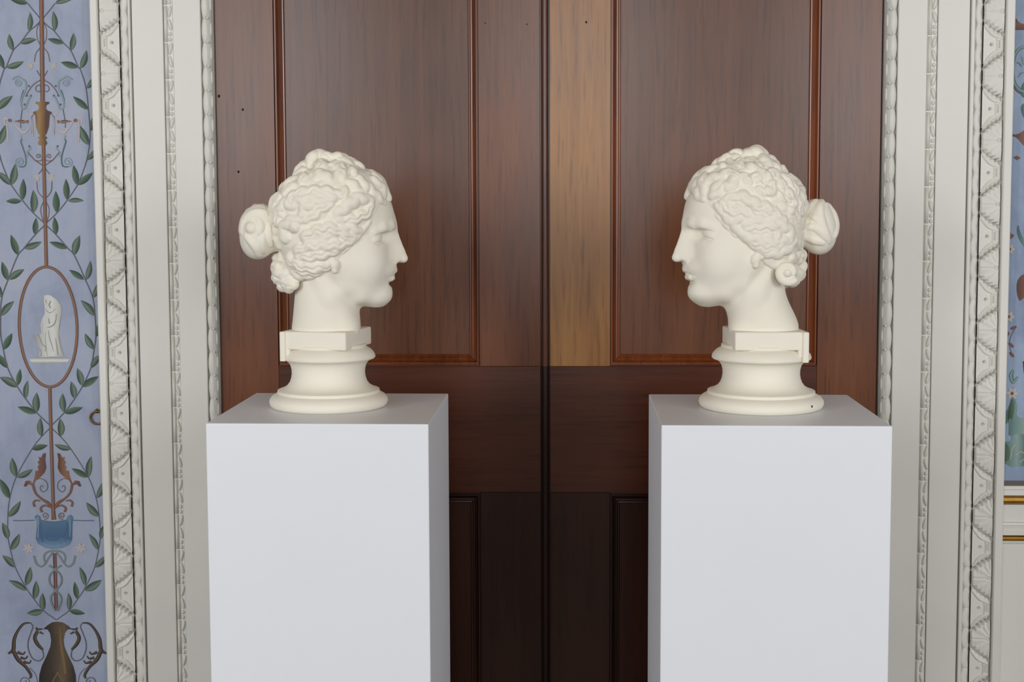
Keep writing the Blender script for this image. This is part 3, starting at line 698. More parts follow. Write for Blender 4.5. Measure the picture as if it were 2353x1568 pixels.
# band under the picture field
box('painted_border', (XR0, Y_P - .0012, zr(1124.5)), (XR1, Y_P + .002, zr(1105)), P_BAND, WR)
settle(PL); settle(WR)
dado = tag(box('wall_dado_right', (XR0, Y_P - .004, -.03), (XR1, Y_P + .2, ZR_BAND - .0102), M_TRIM), kind='structure')
def rail(n, prof, mat, name=None):
    """a horizontal moulding on the right wall; prof = (drop in picture rows, projection)"""
    V = []; n_ = len(prof)
    for x in (XR0, XR1):
        for yy, p in prof: V.append((x, Y_P - p, zr(yy)))
    Fc = [(i, i + 1, n_ + i + 1, n_ + i) for i in range(n_ - 1)] + [tuple(range(n_)), tuple(range(2 * n_ - 1, n_ - 1, -1))]
    o = link('trim_%d' % n, mesh('trim', V, Fc), mat); o['kind'] = 'structure'
    if sum(p.normal.y * p.area for p in o.data.polygons[:n_ - 1]) > 0: o.data.flip_normals()
    return o
rail(3, [(1124.5, .0045), (1124.7, .009), (1136.8, .010), (1137.2, .0045)], M_TRIM)
rail(4, [(1137.2, .004), (1137.4, .012), (1141, .017), (1147, .019), (1153, .017), (1157.2, .011), (1157.5, .004)], plain('dull_gilding', lin(168, 128, 58), .4, .2, 26, .2, 60, .5, .7))
rail(5, [(1157.5, .004), (1158, .010), (1197, .010), (1198.5, .015), (1203, .016), (1205, .010), (1214, .008), (1226.5, .016), (1227, .004)], M_TRIM)
rail(6, [(1227, .005), (1227.3, .012), (1230, .018), (1234, .020), (1238, .018), (1240.8, .012), (1241.2, .005)], M_GILT)
rail(7, [(1241.2, .004), (1241.5, .009), (1247, .008), (1249.5, .004)], M_TRIM)

# brass ring of the jib panel
pr = at(222.0, 960.5, Y_P - .006)
R_, r0 = .0133, .0022; V = []; Fc = []; n1, n2 = 36, 10
for i in range(n1):
    a = math.tau * i / n1
    for j in range(n2):
        b = math.tau * j / n2; rr = R_ + r0 * math.cos(b); V.append((rr * math.cos(a), -r0 * math.sin(b), rr * math.sin(a)))
for i in range(n1):
    for j in range(n2): Fc.append((i * n2 + j, i * n2 + (j + 1) % n2, ((i + 1) % n1) * n2 + (j + 1) % n2, ((i + 1) % n1) * n2 + j))
rp = tag(empty('ring_pull', (pr[0], Y_P, pr[2])), 'small dark brass ring pull on the blue painted wall panel', 'ring')
ring = link('ring', mesh('ring', V, [f[::-1] for f in Fc]), M_BRASS, rp, (0, -.0042, 0), True)
V, Fc = [], []
for k, (yy, r) in enumerate(((0, .0048), (-.0012, .0048), (-.0020, .0040), (-.0020, .0))):
    for i in range(16): V.append((r * math.cos(math.tau * i / 16), yy, r * math.sin(math.tau * i / 16)))
for k in range(3):
    for i in range(16): Fc.append((k * 16 + i, k * 16 + (i + 1) % 16, (k + 1) * 16 + (i + 1) % 16, (k + 1) * 16 + i))
bk = link('back_plate', mesh('back_plate', V, Fc), M_BRASS, rp, (0, 0, R_), True)
box('staple', (-.0016, -.0070, R_ - .0026), (.0016, 0, R_ + .0030), M_BRASS, rp, .0007, 2)
# ---------------------------------------------------------------- plaster head: implicit surface -> mesh

class Field:
    def __init__(self, lo, hi, h, fill=40.0):
        self.lo = np.array(lo, float); self.h = h
        self.n = [int(math.ceil((b - a) / h)) + 1 for a, b in zip(lo, hi)]
        self.ax = [(lo[i] + h * np.arange(self.n[i])).astype(np.float32) for i in range(3)]
        self.F = np.full(self.n, fill, np.float32)
    def box(self, lo, hi):
        sl = []
        for i in range(3):
            a = max(0, int(math.floor((lo[i] - self.lo[i]) / self.h)))
            b = min(self.n[i], int(math.ceil((hi[i] - self.lo[i]) / self.h)) + 1)
            if b <= a: return None, None
            sl.append(slice(a, b))
        sl = tuple(sl)
        return sl, (self.ax[0][sl[0]][:, None, None], self.ax[1][sl[1]][None, :, None], self.ax[2][sl[2]][None, None, :])
    def add(self, fn, lo, hi, k, op='u'):
        pad = k + 2 * self.h
        sl, g = self.box([v - pad for v in lo], [v + pad for v in hi])
        if sl is None: return
        d = fn(*g).astype(np.float32)
        a = self.F[sl]
        if op == 'u': self.F[sl] = smin(a, d, k)
        elif op == 's': self.F[sl] = -smin(-a, d, k)
        elif op == 'i': self.F[sl] = -smin(-a, -d, k)
    def ball(self, c, r, k, op='u'):
        c = np.array(c, float); r = np.array(r, float) * np.ones(3)
        m = float(r.min())
        def fn(X, Y, Z):
            q = np.sqrt(((X - c[0]) / r[0]) ** 2 + ((Y - c[1]) / r[1]) ** 2 + ((Z - c[2]) / r[2]) ** 2)
            return (q - 1) * m
        self.add(fn, c - r - (k if op == 'u' else 0), c + r + (k if op == 'u' else 0), k, op)
    def seg(self, p, q, ra, rb, k, op='u'):
        p = np.array(p, float); q = np.array(q, float)
        v = q - p; L2 = float(v @ v) + 1e-9; R = max(ra, rb)
        def fn(X, Y, Z):
            t = np.clip(((X - p[0]) * v[0] + (Y - p[1]) * v[1] + (Z - p[2]) * v[2]) / L2, 0, 1)
            d = np.sqrt((X - p[0] - t * v[0]) ** 2 + (Y - p[1] - t * v[1]) ** 2 + (Z - p[2] - t * v[2]) ** 2)
            return d - (ra + (rb - ra) * t)
        self.add(fn, np.minimum(p, q) - R - k, np.maximum(p, q) + R + k, k, op)
    def chain(self, pts, rs, k, op='u'):
        for i in range(len(pts) - 1):
            self.seg(pts[i], pts[i + 1], rs[i], rs[i + 1], k, op)
    def sample(self, P):
        ij = np.rint((P - self.lo) / self.h).astype(int)
        ok = np.all((ij >= 0) & (ij < np.array(self.n)), axis=-1)
        ij = np.clip(ij, 0, np.array(self.n) - 1)
        v = self.F[ij[..., 0], ij[..., 1], ij[..., 2]]
        return np.where(ok, v, 40.0)

def smin(a, b, k):
    if k <= 0: return np.minimum(a, b)
    h = np.clip(.5 + .5 * (b - a) / k, 0, 1)
    return b + (a - b) * h - k * h * (1 - h)

def surface_nets(F, lo, h):
    s = F < 0
    nx, ny, nz = F.shape
    any_ = np.zeros((nx - 1, ny - 1, nz - 1), bool); all_ = np.ones_like(any_)
    for dx in (0, 1):
        for dy in (0, 1):
            for dz in (0, 1):
                c = s[dx:nx - 1 + dx, dy:ny - 1 + dy, dz:nz - 1 + dz]
                any_ |= c; all_ &= c
    act = any_ & ~all_
    I, J, K = np.nonzero(act)
    idx = np.full(act.shape, -1, np.int64); idx[I, J, K] = np.arange(len(I))
    acc = np.zeros((len(I), 3)); cnt = np.zeros(len(I))
    cor = [(0, 0, 0), (1, 0, 0), (0, 1, 0), (1, 1, 0), (0, 0, 1), (1, 0, 1), (0, 1, 1), (1, 1, 1)]
    val = [F[I + a, J + b, K + c].astype(float) for a, b, c in cor]
    for a in range(8):
        for b in range(a + 1, 8):
            if sum(abs(cor[a][i] - cor[b][i]) for i in range(3)) != 1: continue
            x = (val[a] < 0) != (val[b] < 0)
            t = np.where(x, val[a] / np.where(x, val[a] - val[b], 1), 0)
            for i in range(3):
                acc[:, i] += np.where(x, cor[a][i] + t * (cor[b][i] - cor[a][i]), 0)
            cnt += x
    V = (np.stack([I, J, K], 1) + acc / cnt[:, None]) * h + np.array(lo)
    Q = []
    a = s[:-1, 1:-1, 1:-1]; b = s[1:, 1:-1, 1:-1]
    i, j, k = np.nonzero(a != b); fl = a[i, j, k]; j = j + 1; k = k + 1
    q = np.stack([idx[i, j - 1, k - 1], idx[i, j, k - 1], idx[i, j, k], idx[i, j - 1, k]], 1); q[~fl] = q[~fl][:, ::-1]; Q.append(q)
    a = s[1:-1, :-1, 1:-1]; b = s[1:-1, 1:, 1:-1]
    i, j, k = np.nonzero(a != b); fl = a[i, j, k]; i = i + 1; k = k + 1
    q = np.stack([idx[i - 1, j, k - 1], idx[i - 1, j, k], idx[i, j, k], idx[i, j, k - 1]], 1); q[~fl] = q[~fl][:, ::-1]; Q.append(q)
    a = s[1:-1, 1:-1, :-1]; b = s[1:-1, 1:-1, 1:]
    i, j, k = np.nonzero(a != b); fl = a[i, j, k]; i = i + 1; j = j + 1
    q = np.stack([idx[i - 1, j - 1, k], idx[i, j - 1, k], idx[i, j, k], idx[i - 1, j, k]], 1); q[~fl] = q[~fl][:, ::-1]; Q.append(q)
    return V, np.concatenate(Q)

def curve1(z, tab, c):                       # smooth lookup of column c of a (z, ...) table
    t = np.array(tab, float); zz = np.linspace(t[0, 0], t[-1, 0], 600)
    v = np.interp(zz, t[:, 0], t[:, c]); n = 37
    ker = np.hanning(n + 2)[1:-1]; ker /= ker.sum()
    vp = np.concatenate([2 * v[0] - v[n:0:-1], v, 2 * v[-1] - v[-2:-n - 2:-1]])
    v = np.convolve(vp, ker, 'same')[n:-n]
    return np.interp(z, zz, v)

def loft(X, Y, Z, tab, mid=0.0):
    z = Z.ravel(); c = lambda i: curve1(z, tab, i).astype(np.float32)[None, None, :]
    xf, xb, w, xc, pf = c(1), c(2), c(3), c(4), c(5)
    w = np.maximum(w, .5)
    a = np.where(X > xc, np.maximum(xf - xc, .5), np.maximum(xc - xb, .5))
    p = np.where(X > xc, pf, 2.1)
    q = (np.abs(Y) / w) ** p + (np.abs(X - xc) / a) ** p
    d = (q ** (1 / p) - 1) * np.minimum(a, w) * .9
    out = np.maximum(tab[0][0] - Z, Z - tab[-1][0])
    return np.maximum(d, out)

# Z, front, back, half width, centre x, front exponent
SKIN = [(46, 92, 64, 3, 78, 2.0), (49, 111, 42, 17, 70, 2.1), (54, 121, 28, 29, 60, 2.15), (64, 130, 14, 41, 48, 2.2), (80, 134, 2, 52, 38, 2.2),
        (98, 135.5, -8, 64, 30, 2.2), (120, 141, -40, 75, 22, 2.1), (145, 146, -80, 83, 14, 2.0), (170, 142, -100, 87, 10, 1.92),
        (195, 138, -112, 90, 8, 1.9), (215, 142, -118, 91.5, 6, 1.97), (228, 147, -120, 92, 4, 2.0), (244, 148, -121, 93, 2, 2.05), (259, 146.5, -121, 93, 0, 2.1),
        (277, 142, -120, 92, 0, 2.1), (292, 136.5, -114, 90, 0, 2.1), (315, 122, -102, 82, 0, 2.1), (335, 100, -82, 68, 0, 2), (350, 70, -54, 46, 0, 2), (360, 30, -20, 14, 0, 2), (364, 5, -5, 2, 0, 2)]
RIDGE = [(140, 158), (147, 170), (152, 174), (157, 175.6), (165, 174.3), (176, 170.5), (187, 165.5), (203, 159.3), (216, 155), (228, 152.6), (244, 149.5), (256, 145.5), (270, 136)]

def head_field(h):
    f = Field((-130, 0, -16), (184, 112, 372), h)
    X, Y, Z = [f.ax[0][:, None, None], f.ax[1][None, :, None], f.ax[2][None, None, :]]
    f.F[:] = loft(X, Y, Z, SKIN)
    # neck: a leaning, slightly flattened column
    def neck(X, Y, Z):
        t = np.clip(Z / 110., 0, 1.3)
        cx = -14 + 4 * t; a = 75 - 4 * t + 4 * (1 - t) ** 2; w = 68 - 3 * t + 3 * np.clip(1 - t * 2, 0, 1) ** 2
        d = (np.sqrt(((X - cx) / a) ** 2 + (Y / w) ** 2) - 1) * 66
        return np.maximum(np.maximum(d, -13 - Z), Z - 170)
    f.add(neck, (-110, 0, -16), (90, 80, 172), 12)
    # sterno-mastoid swell
    f.chain([(-30, 56, 130), (0, 50, 70), (40, 32, -2)], [13, 15, 15], 22)
    # chin pad, jaw line
    f.ball((109, 0, 70), (22, 22, 20), 24)
    f.chain([(100, 16, 68), (66, 36, 76), (34, 50, 98), (14, 68, 132)], [8, 8.5, 9, 8], 26)
    # cheek bone
    f.ball((74, 50, 150), (34, 25, 40), 30)
    # soften the underside of chin and jaw
    sl, g = f.box((-20, 0, -16), (182, 112, 112)); blk = f.F[sl].copy(); sm = blk
    for it in range(2):
        for ax_, R_ in ((0, 4), (1, 4), (2, 4)):
            pd = [(0, 0)] * 3; pd[ax_] = (R_, R_)
            q = np.pad(sm, pd, mode='reflect' if ax_ == 1 else 'edge'); n_ = sm.shape[ax_]
            sm = sum(np.take(q, np.arange(k, k + n_), axis=ax_) for k in range(2 * R_ + 1)) / (2 * R_ + 1)
    st = lambda t: np.clip(t, 0, 1) ** 2 * (3 - 2 * np.clip(t, 0, 1))
    wt = st((g[0] - 0) / 40.) * st((106 - g[2]) / 24.) + 0 * g[1]
    f.F[sl] = blk * (1 - wt) + (sm - 1.2) * wt
    # brow ridge
    f.chain([(138, 8, 230), (132, 26, 232), (116, 46, 229), (98, 60, 220)], [7.5, 6.5, 6, 5], 16)
    # eye socket and eyeball
    f.ball((136, 23, 210), (14, 9, 11), 9, 's')
    f.ball((123, 44, 206), (12, 19, 11), 10, 's')
    f.ball((112, 60, 202), (10, 11, 9), 10, 's')
    n = np.array([.03, .33, 1.0]); n /= np.linalg.norm(n)      # normal of the lid plane (outer corner lower)
    ec = np.array([91.5, 42., 204.])
    def eye(X, Y, Z): return np.sqrt((X - ec[0]) ** 2 + ((Y - ec[1]) / 1.12) ** 2 + (Z - ec[2]) ** 2) - 22.6
    f.add(eye, (70, 12, 180), (122, 70, 230), 2.5)
    def lid(sgn, r, off):
        def fn(X, Y, Z):
            d = np.sqrt((X - ec[0]) ** 2 + ((Y - ec[1]) / 1.12) ** 2 + (Z - ec[2]) ** 2) - r
            yy = (Y - ec[1]) / 26.0
            m = (X - ec[0]) * n[0] + (Y - ec[1]) * n[1] + (Z - ec[2]) * n[2] - off * (1 - np.clip(yy * yy, 0, 1))
            return np.maximum(d, -sgn * m)
        return fn
    f.add(lid(1, 25.3, 3.0), (68, 12, 180), (124, 74, 234), 1.0)
    f.add(lid(-1, 24.1, -4.6), (68, 12, 176), (124, 74, 230), 1.0)
    # nose
    rz = np.array(RIDGE)
    def nose(X, Y, Z):
        z = f_z = Z.ravel()
        xr = np.interp(z, rz[:, 0], rz[:, 1])[None, None, :]
        wd = np.interp(z, [140, 155, 175, 205, 225, 260], [10, 9.5, 7.5, 6.5, 9, 14])[None, None, :]
        sl = np.interp(z, [140, 160, 185, 210, 235, 270], [1.75, 1.75, 1.9, 1.8, 1.0, .5])[None, None, :]
        g = sl * (np.sqrt(Y * Y + wd * wd) - wd)
        d = (X - (xr - g)) / np.sqrt(1 + sl * sl) * .95
        base = (147.5 - (X - 150) * .10) - Z + np.abs(Y) * .12
        d = -smin(-d, -base, 5.0)
        return np.maximum(np.maximum(d, 100 - X), Z - 282)
    f.add(nose, (105, 0, 140), (178, 40, 284), 5)
    f.ball((142, 14.5, 152.5), (13, 7.5, 8.5), 4)                 # wing of the nostril
    f.ball((152, 8.5, 144.5), (9.5, 4.2, 4.5), 2.5, 's')            # nostril
    f.ball((166.5, 0, 155.5), (9.5, 9, 8.5), 5)
    # philtrum pad and lips
    f.ball((124, 0, 132), (23, 28, 15), 16)
    f.chain([(116, 31, 121.5), (129, 24, 124.5), (138.5, 12.5, 127), (143.5, 5, 129), (142.5, 0, 128)], [3.8, 6.2, 7.9, 8, 7.6], 3)
    f.chain([(116, 30, 119.0), (127, 22, 113), (135.5, 11, 111), (138, 0, 110.5)], [4, 7.4, 9.3, 9.8], 3)
    f.chain([(121, 33, 120.5), (132, 25, 119.3), (144, 13, 119.8), (152, 0, 120.2)], [1.2, 1.6, 1.8, 1.8], 2.5, 's')
    f.ball((144, 0, 98), (8, 15, 4), 8, 's')
    # ear lobe and the ear under the hair
    f.chain([(4, 86, 158), (8, 88.5, 146), (9, 87, 134)], [9, 7.5, 7.5], 5)
    f.chain([(-4, 86, 152), (-8, 87, 160)], [7, 7], 4)
    f.chain([(13, 87, 151), (15, 86, 144)], [6.5, 5.5], 5)
    F = np.concatenate([f.F[:, :0:-1, :], f.F], axis=1)
    return F, (f.lo[0], -(f.n[1] - 1) * h, f.lo[2]), h

# ---------------------------------------------------------------- hair
CAP = [(104, 0, -84, 55, -30, 2), (112, 0, -94, 66, -30, 2), (130, 10, -104, 80, -25, 2), (150, 30, -111, 90, -20, 2), (170, 60, -116, 96, -15, 2), (190, 90, -126, 99, -10, 2),
       (220, 126, -133, 101, -5, 2), (250, 136, -138, 102, -3, 2.05), (271, 134, -139, 102, 0, 2.1), (291, 132.5, -135, 100, 0, 2.1), (311, 129, -121, 95, 0, 2.1), (329, 121, -105, 87, 0, 2.1),
       (346, 107, -84, 76, 2, 2.05), (360, 86, -60, 60, 4, 2), (371, 58, -32, 40, 6, 2), (378, 26, -4, 16, 8, 2), (381, 12, 4, 2, 8, 2)]
HAIRLINE = [(88, -88), (100, -82), (110, -71), (122, -36), (131, -16), (148, 3), (158, 12), (175, 30), (202, 60), (222, 75), (237, 86), (257, 102), (272, 117), (284, 131), (292, 139), (300, 160)]
PIV = np.array([-14., 0., 40.])
def rot(yaw, roll, pitch=0):
    a, b, c = math.radians(yaw), math.radians(roll), math.radians(pitch)
    rz = np.array([[math.cos(a), -math.sin(a), 0], [math.sin(a), math.cos(a), 0], [0, 0, 1]])
    rx = np.array([[1, 0, 0], [0, math.cos(b), -math.sin(b)], [0, math.sin(b), math.cos(b)]])
    ry = np.array([[math.cos(c), 0, math.sin(c)], [0, 1, 0], [-math.sin(c), 0, math.cos(c)]])
    return rz @ rx @ ry
# how each head is turned on its neck: yaw towards the room, lean, nod, and offset of the head over the neck
POSE = {'L': (rot(-1.0, 1.0, .5), np.array([-1., 0, 1])), 'R': (rot(18.0, 2.5, 1.0), np.array([20., 0, 5]))}
def to_view(P, side):
    R, s = POSE[side]; return (P - PIV) @ R.T + PIV + s
def from_view(P, side):
    R, s = POSE[side]; return (P - PIV - s) @ R + PIV

def catmull(P, step):
    P = np.asarray(P, float)
    Q = np.vstack([2 * P[0] - P[1], P, 2 * P[-1] - P[-2]])
    out = []
    for i in range(1, len(Q) - 2):
        n = max(1, int(np.ceil(np.linalg.norm(Q[i + 1] - Q[i]) / step)))
        for j in range(n):
            t = j / n
            out.append(.5 * (2 * Q[i] + (Q[i + 1] - Q[i - 1]) * t + (2 * Q[i - 1] - 5 * Q[i] + 4 * Q[i + 1] - Q[i + 2]) * t * t
                             + (3 * Q[i] - Q[i - 1] - 3 * Q[i + 1] + Q[i + 2]) * t ** 3))
    out.append(P[-1])
    return np.array(out)

# sketch frames of the locks: (side, x0, y0, units per picture unit)
VIEWS = {'5': ('L', 600, 330, 7.353), '6': ('L', 530, 460, 6.534), '7': ('R', 1540, 330, 7.353), '8': ('R', 1640, 460, 6.533)}
def lay(view, pts, base, sink):
    """lift a sketched line on to the rounded mass it lies on: march from the side until the mass is met"""
    side, x0, y0, sc = VIEWS[view]
    P = np.array(pts, float) / sc + [x0, y0]
    if len(P) > 1: P = catmull(P, 5.0)
    if side == 'L': u = (P[:, 0] - 760) / 1.015; v = 289 - (P[:, 1] - 468) / 1.015
    else: u = -(P[:, 0] - 1740) / 1.01; v = 289 - (P[:, 1] - 468) / 1.01
    t = np.arange(-150, 60, 1.0)
    sgn = 1 if side == 'L' else -1
    W = np.stack([np.repeat(u[:, None], len(t), 1), np.repeat((sgn * t)[None], len(u), 0), np.repeat(v[:, None], len(t), 1)], -1)
    d = base.sample(from_view(W.reshape(-1, 3), side)).reshape(len(u), len(t)) + sink
    hit = d < 0
    k = np.where(hit.any(1), hit.argmax(1), d.argmin(1))
    if len(k) > 2:                                         # no jumps along one lock
        kk = np.convolve(np.r_[k[0], k, k[-1]], [.25, .5, .25], 'valid'); k = kk
    y = sgn * (-150 + np.asarray(k, float))
    return snap(from_view(np.stack([u, y, v], 1), side), base, sink)

def snap(P, base, sink):
    for it in range(4):
        d = base.sample(P) + sink
        g = np.stack([base.sample(P + 3 * e) - base.sample(P - 3 * e) for e in np.eye(3)], 1) / 6
        m = np.maximum((g * g).sum(1), .25)
        st = np.where(np.abs(d) < 30, d / m, 0)
        P = P - np.clip(st, -5, 5)[:, None] * g
    for it in range(2):
        if len(P) > 3: P[1:-1] = .5 * P[1:-1] + .25 * (P[:-2] + P[2:])
    return P

LOCKS = [  # view, radius, points
('5',9,[(1900,650),(2000,760),(2050,830),(2080,920)]),('5',8,[(1880,520),(2000,590),(2080,720),(2112,850),(2104,920)]),('5',9,[(1660,640),(1740,740),(1740,830)]),
('5',8,[(1780,720),(1880,860),(1980,960),(2060,1060)]),('5',11,[(1840,1010),(1750,970),(1620,970),(1500,1050),(1400,1140),(1280,1240)]),('5',9,[(1840,1090),(1780,1200),(1650,1270),(1500,1330),(1300,1340)]),
('5',10,[(1240,940),(1150,1000),(1000,1010),(860,1070),(740,1130),(700,1250)]),('5',9,[(1180,1080),(1050,1110),(940,1200),(860,1280),(760,1310)]),
('5',9,[(1420,820),(1380,920),(1280,910),(1150,860),(1000,850),(820,860),(650,880),(550,940),(530,1040)]),('5',9,[(1100,940),(950,940),(780,970),(640,1010),(560,1090)]),
('5',9,[(560,760),(470,830),(420,880)]),('5',8,[(600,640),(500,690),(430,740)]),('5',10,[(710,590),(740,680),(720,730)]),('5',9,[(690,470),(630,520),(610,590)]),
('5',9,[(350,930),(270,1060),(210,1200),(180,1330)]),('5',8,[(310,900),(230,980),(190,1120),(170,1280)]),('5',9,[(430,1000),(370,1100),(300,1210),(230,1330)]),
('5',8,[(1500,700),(1600,780),(1680,860)]),
('6',6,[(2000,450),(1900,560),(1780,700),(1640,830),(1520,930),(1420,1000)]),('6',11,[(1780,640),(1650,680),(1480,700),(1300,700),(1130,730),(1010,800)]),('6',10,[(1560,790),(1420,820),(1280,850),(1130,880),(1020,860)]),
('6',11,[(1830,590),(1740,560),(1600,480),(1480,450),(1360,480),(1200,530),(1130,600)]),('6',8,[(1560,560),(1400,570),(1250,590)]),('6',8,[(1960,510),(1880,480),(1800,440),(1650,420)]),
('6',10,[(1060,330),(930,330),(830,400),(800,500),(830,600),(880,610)]),('6',12,[(1000,410),(960,440)]),
('6',12,[(1480,960),(1350,1020),(1200,1030),(1050,1010),(940,950),(900,900)]),('6',9,[(1350,1090),(1200,1090),(1000,1060),(880,1000)]),('6',8,[(1260,1140),(1080,1170),(950,1120),(850,1040),(770,960)]),
('6',6,[(1060,1210),(960,1190),(870,1110)]),('6',12,[(750,900),(720,1000),(700,1060)]),
('6',10,[(620,480),(640,600),(670,700)]),('6',10,[(700,480),(700,600),(740,700)]),('6',11,[(720,200),(650,300),(630,400)]),('6',10,[(780,240),(720,330),(680,420)]),('6',8,[(900,20),(880,100),(930,150)]),
('7',10,[(560,660),(700,690),(840,660),(930,600)]),('7',11,[(980,570),(1080,660),(1090,730),(1000,810),(860,870),(770,960)]),('7',9,[(920,640),(850,760),(770,860),(720,960)]),('7',10,[(600,620),(560,760),(600,860),(620,950)]),
('7',10,[(480,700),(450,820),(500,940),(590,1030)]),('7',8,[(760,480),(640,540),(540,600)]),('7',8,[(500,500),(440,640),(400,780)]),
('7',7,[(530,470),(400,560),(290,720),(210,860),(180,950)]),('7',8,[(340,600),(270,760),(240,880)]),
('7',9,[(1420,440),(1470,560),(1440,660),(1330,720),(1240,680),(1210,640)]),('7',10,[(1500,590),(1600,640),(1720,560)]),('7',10,[(1460,780),(1500,880),(1600,920),(1680,860),(1690,760)]),
('7',10,[(1860,650),(1960,760),(2040,880),(2050,1020)]),('7',9,[(2000,610),(2090,710),(2150,860),(2200,1000)]),('7',10,[(1820,740),(1850,860),(1950,960),(2010,1080),(2000,1220)]),('7',8,[(2120,900),(2200,1050),(2230,1200)]),
('7',7,[(1800,900),(1820,980),(1900,1040)]),('7',9,[(2100,1000),(2120,1160),(2130,1300)]),
('7',11,[(940,1020),(1100,970),(1250,1000),(1380,1090),(1500,1140),(1640,1190),(1760,1280),(1860,1390)]),('7',9,[(1000,1100),(1100,1160),(1260,1180)]),('7',9,[(1400,1180),(1520,1270),(1600,1260)]),
('8',7,[(60,140),(180,300),(300,430),(420,560),(560,690)]),('8',9,[(130,110),(200,230),(280,290),(430,270),(520,290)]),('8',9,[(240,340),(320,370),(420,330)]),
('8',10,[(460,420),(600,380),(740,370),(850,420),(1000,440),(1090,520),(1110,620),(1050,680),(960,640)]),('8',10,[(480,480),(560,510),(680,480),(800,480),(880,530),(930,600)]),('8',8,[(650,540),(760,610),(900,630)]),
('8',9,[(330,450),(450,580),(560,620),(680,640),(800,690),(900,680),(1000,730)]),('8',10,[(560,680),(680,740),(800,760),(920,750)]),('8',9,[(640,760),(760,830),(890,850),(1020,810),(1120,740),(1160,640),(1130,520)]),
('8',8,[(780,300),(900,360),(1000,400)]),('8',11,[(1200,680),(1240,780),(1290,850),(1220,930),(1120,920)]),('8',10,[(1330,760),(1370,880),(1370,1000),(1290,1050)]),
]
CROWN = [('5',9,[(970,190),(990,320),(1000,420)]),('5',8,[(900,200),(880,300),(870,420)]),('5',14,[(1000,560),(1010,580)]),('5',9,[(1120,560),(1160,650)]),('5',9,[(1200,420),(1300,400),(1380,450),(1400,580)]),
('5',13,[(1550,510),(1555,530)]),('5',8,[(1340,500),(1400,640)]),('5',8,[(1150,330),(1280,380),(1330,520)]),('5',13,[(700,490),(705,510)]),
('7',14,[(1080,330),(1085,345)]),('7',8,[(1120,260),(1200,220),(1300,220)]),('7',9,[(1400,200),(1340,280),(1380,360)]),('7',11,[(1400,270),(1550,340),(1680,440),(1780,520)]),
('7',8,[(1720,310),(1820,350),(1890,420),(1940,510)]),('7',14,[(1330,480),(1340,500)]),('7',10,[(870,450),(880,460)])]
# loops of the bow of hair on the crown and the curls of the nape, laid out in the head's own frame
BOW = [(11,[(-46,-16,380),(-42,-8,396),(-26,-2,402),(-6,-6,397)]),(11,[(-14,-12,390),(10,-12,386),(28,-14,381),(42,-20,370)]),(10,[(-2,8,390),(22,8,386),(44,6,380),(60,4,371)]),
       (11,[(-42,14,380),(-24,14,394),(-6,14,396),(10,18,384)]),(8,[(50,-4,377),(64,-6,370),(72,-10,360)]),(11,[(-72,-10,356),(-64,0,366),(-52,6,374)]),(11,[(-60,-24,356),(-70,-22,348),(-76,-16,340)]),
       (12,[(-20,-30,376),(-22,-44,360),(-20,-54,346)]),(12,[(-30,32,374),(-34,46,358),(-30,56,344)]),(12,[(30,-34,364),(36,-46,352),(40,-52,338)]),(12,[(22,36,366),(30,48,352),(34,56,338)])]
NAPE = [(15,[(-96,-40,124),(-112,-28,122),(-122,-12,114),(-118,2,104)]),(14,[(-88,-46,110),(-100,-36,102),(-110,-18,98),(-106,-2,94)]),(12,[(-118,-26,140),(-126,-10,136),(-124,6,128),(-120,16,116)]),(13,[(-114,12,142),(-122,6,152),(-112,-8,160)]),
        (13,[(-112,24,112),(-104,14,100),(-94,4,94)]),(11,[(-82,-50,100),(-92,-44,94),(-98,-30,90)])]

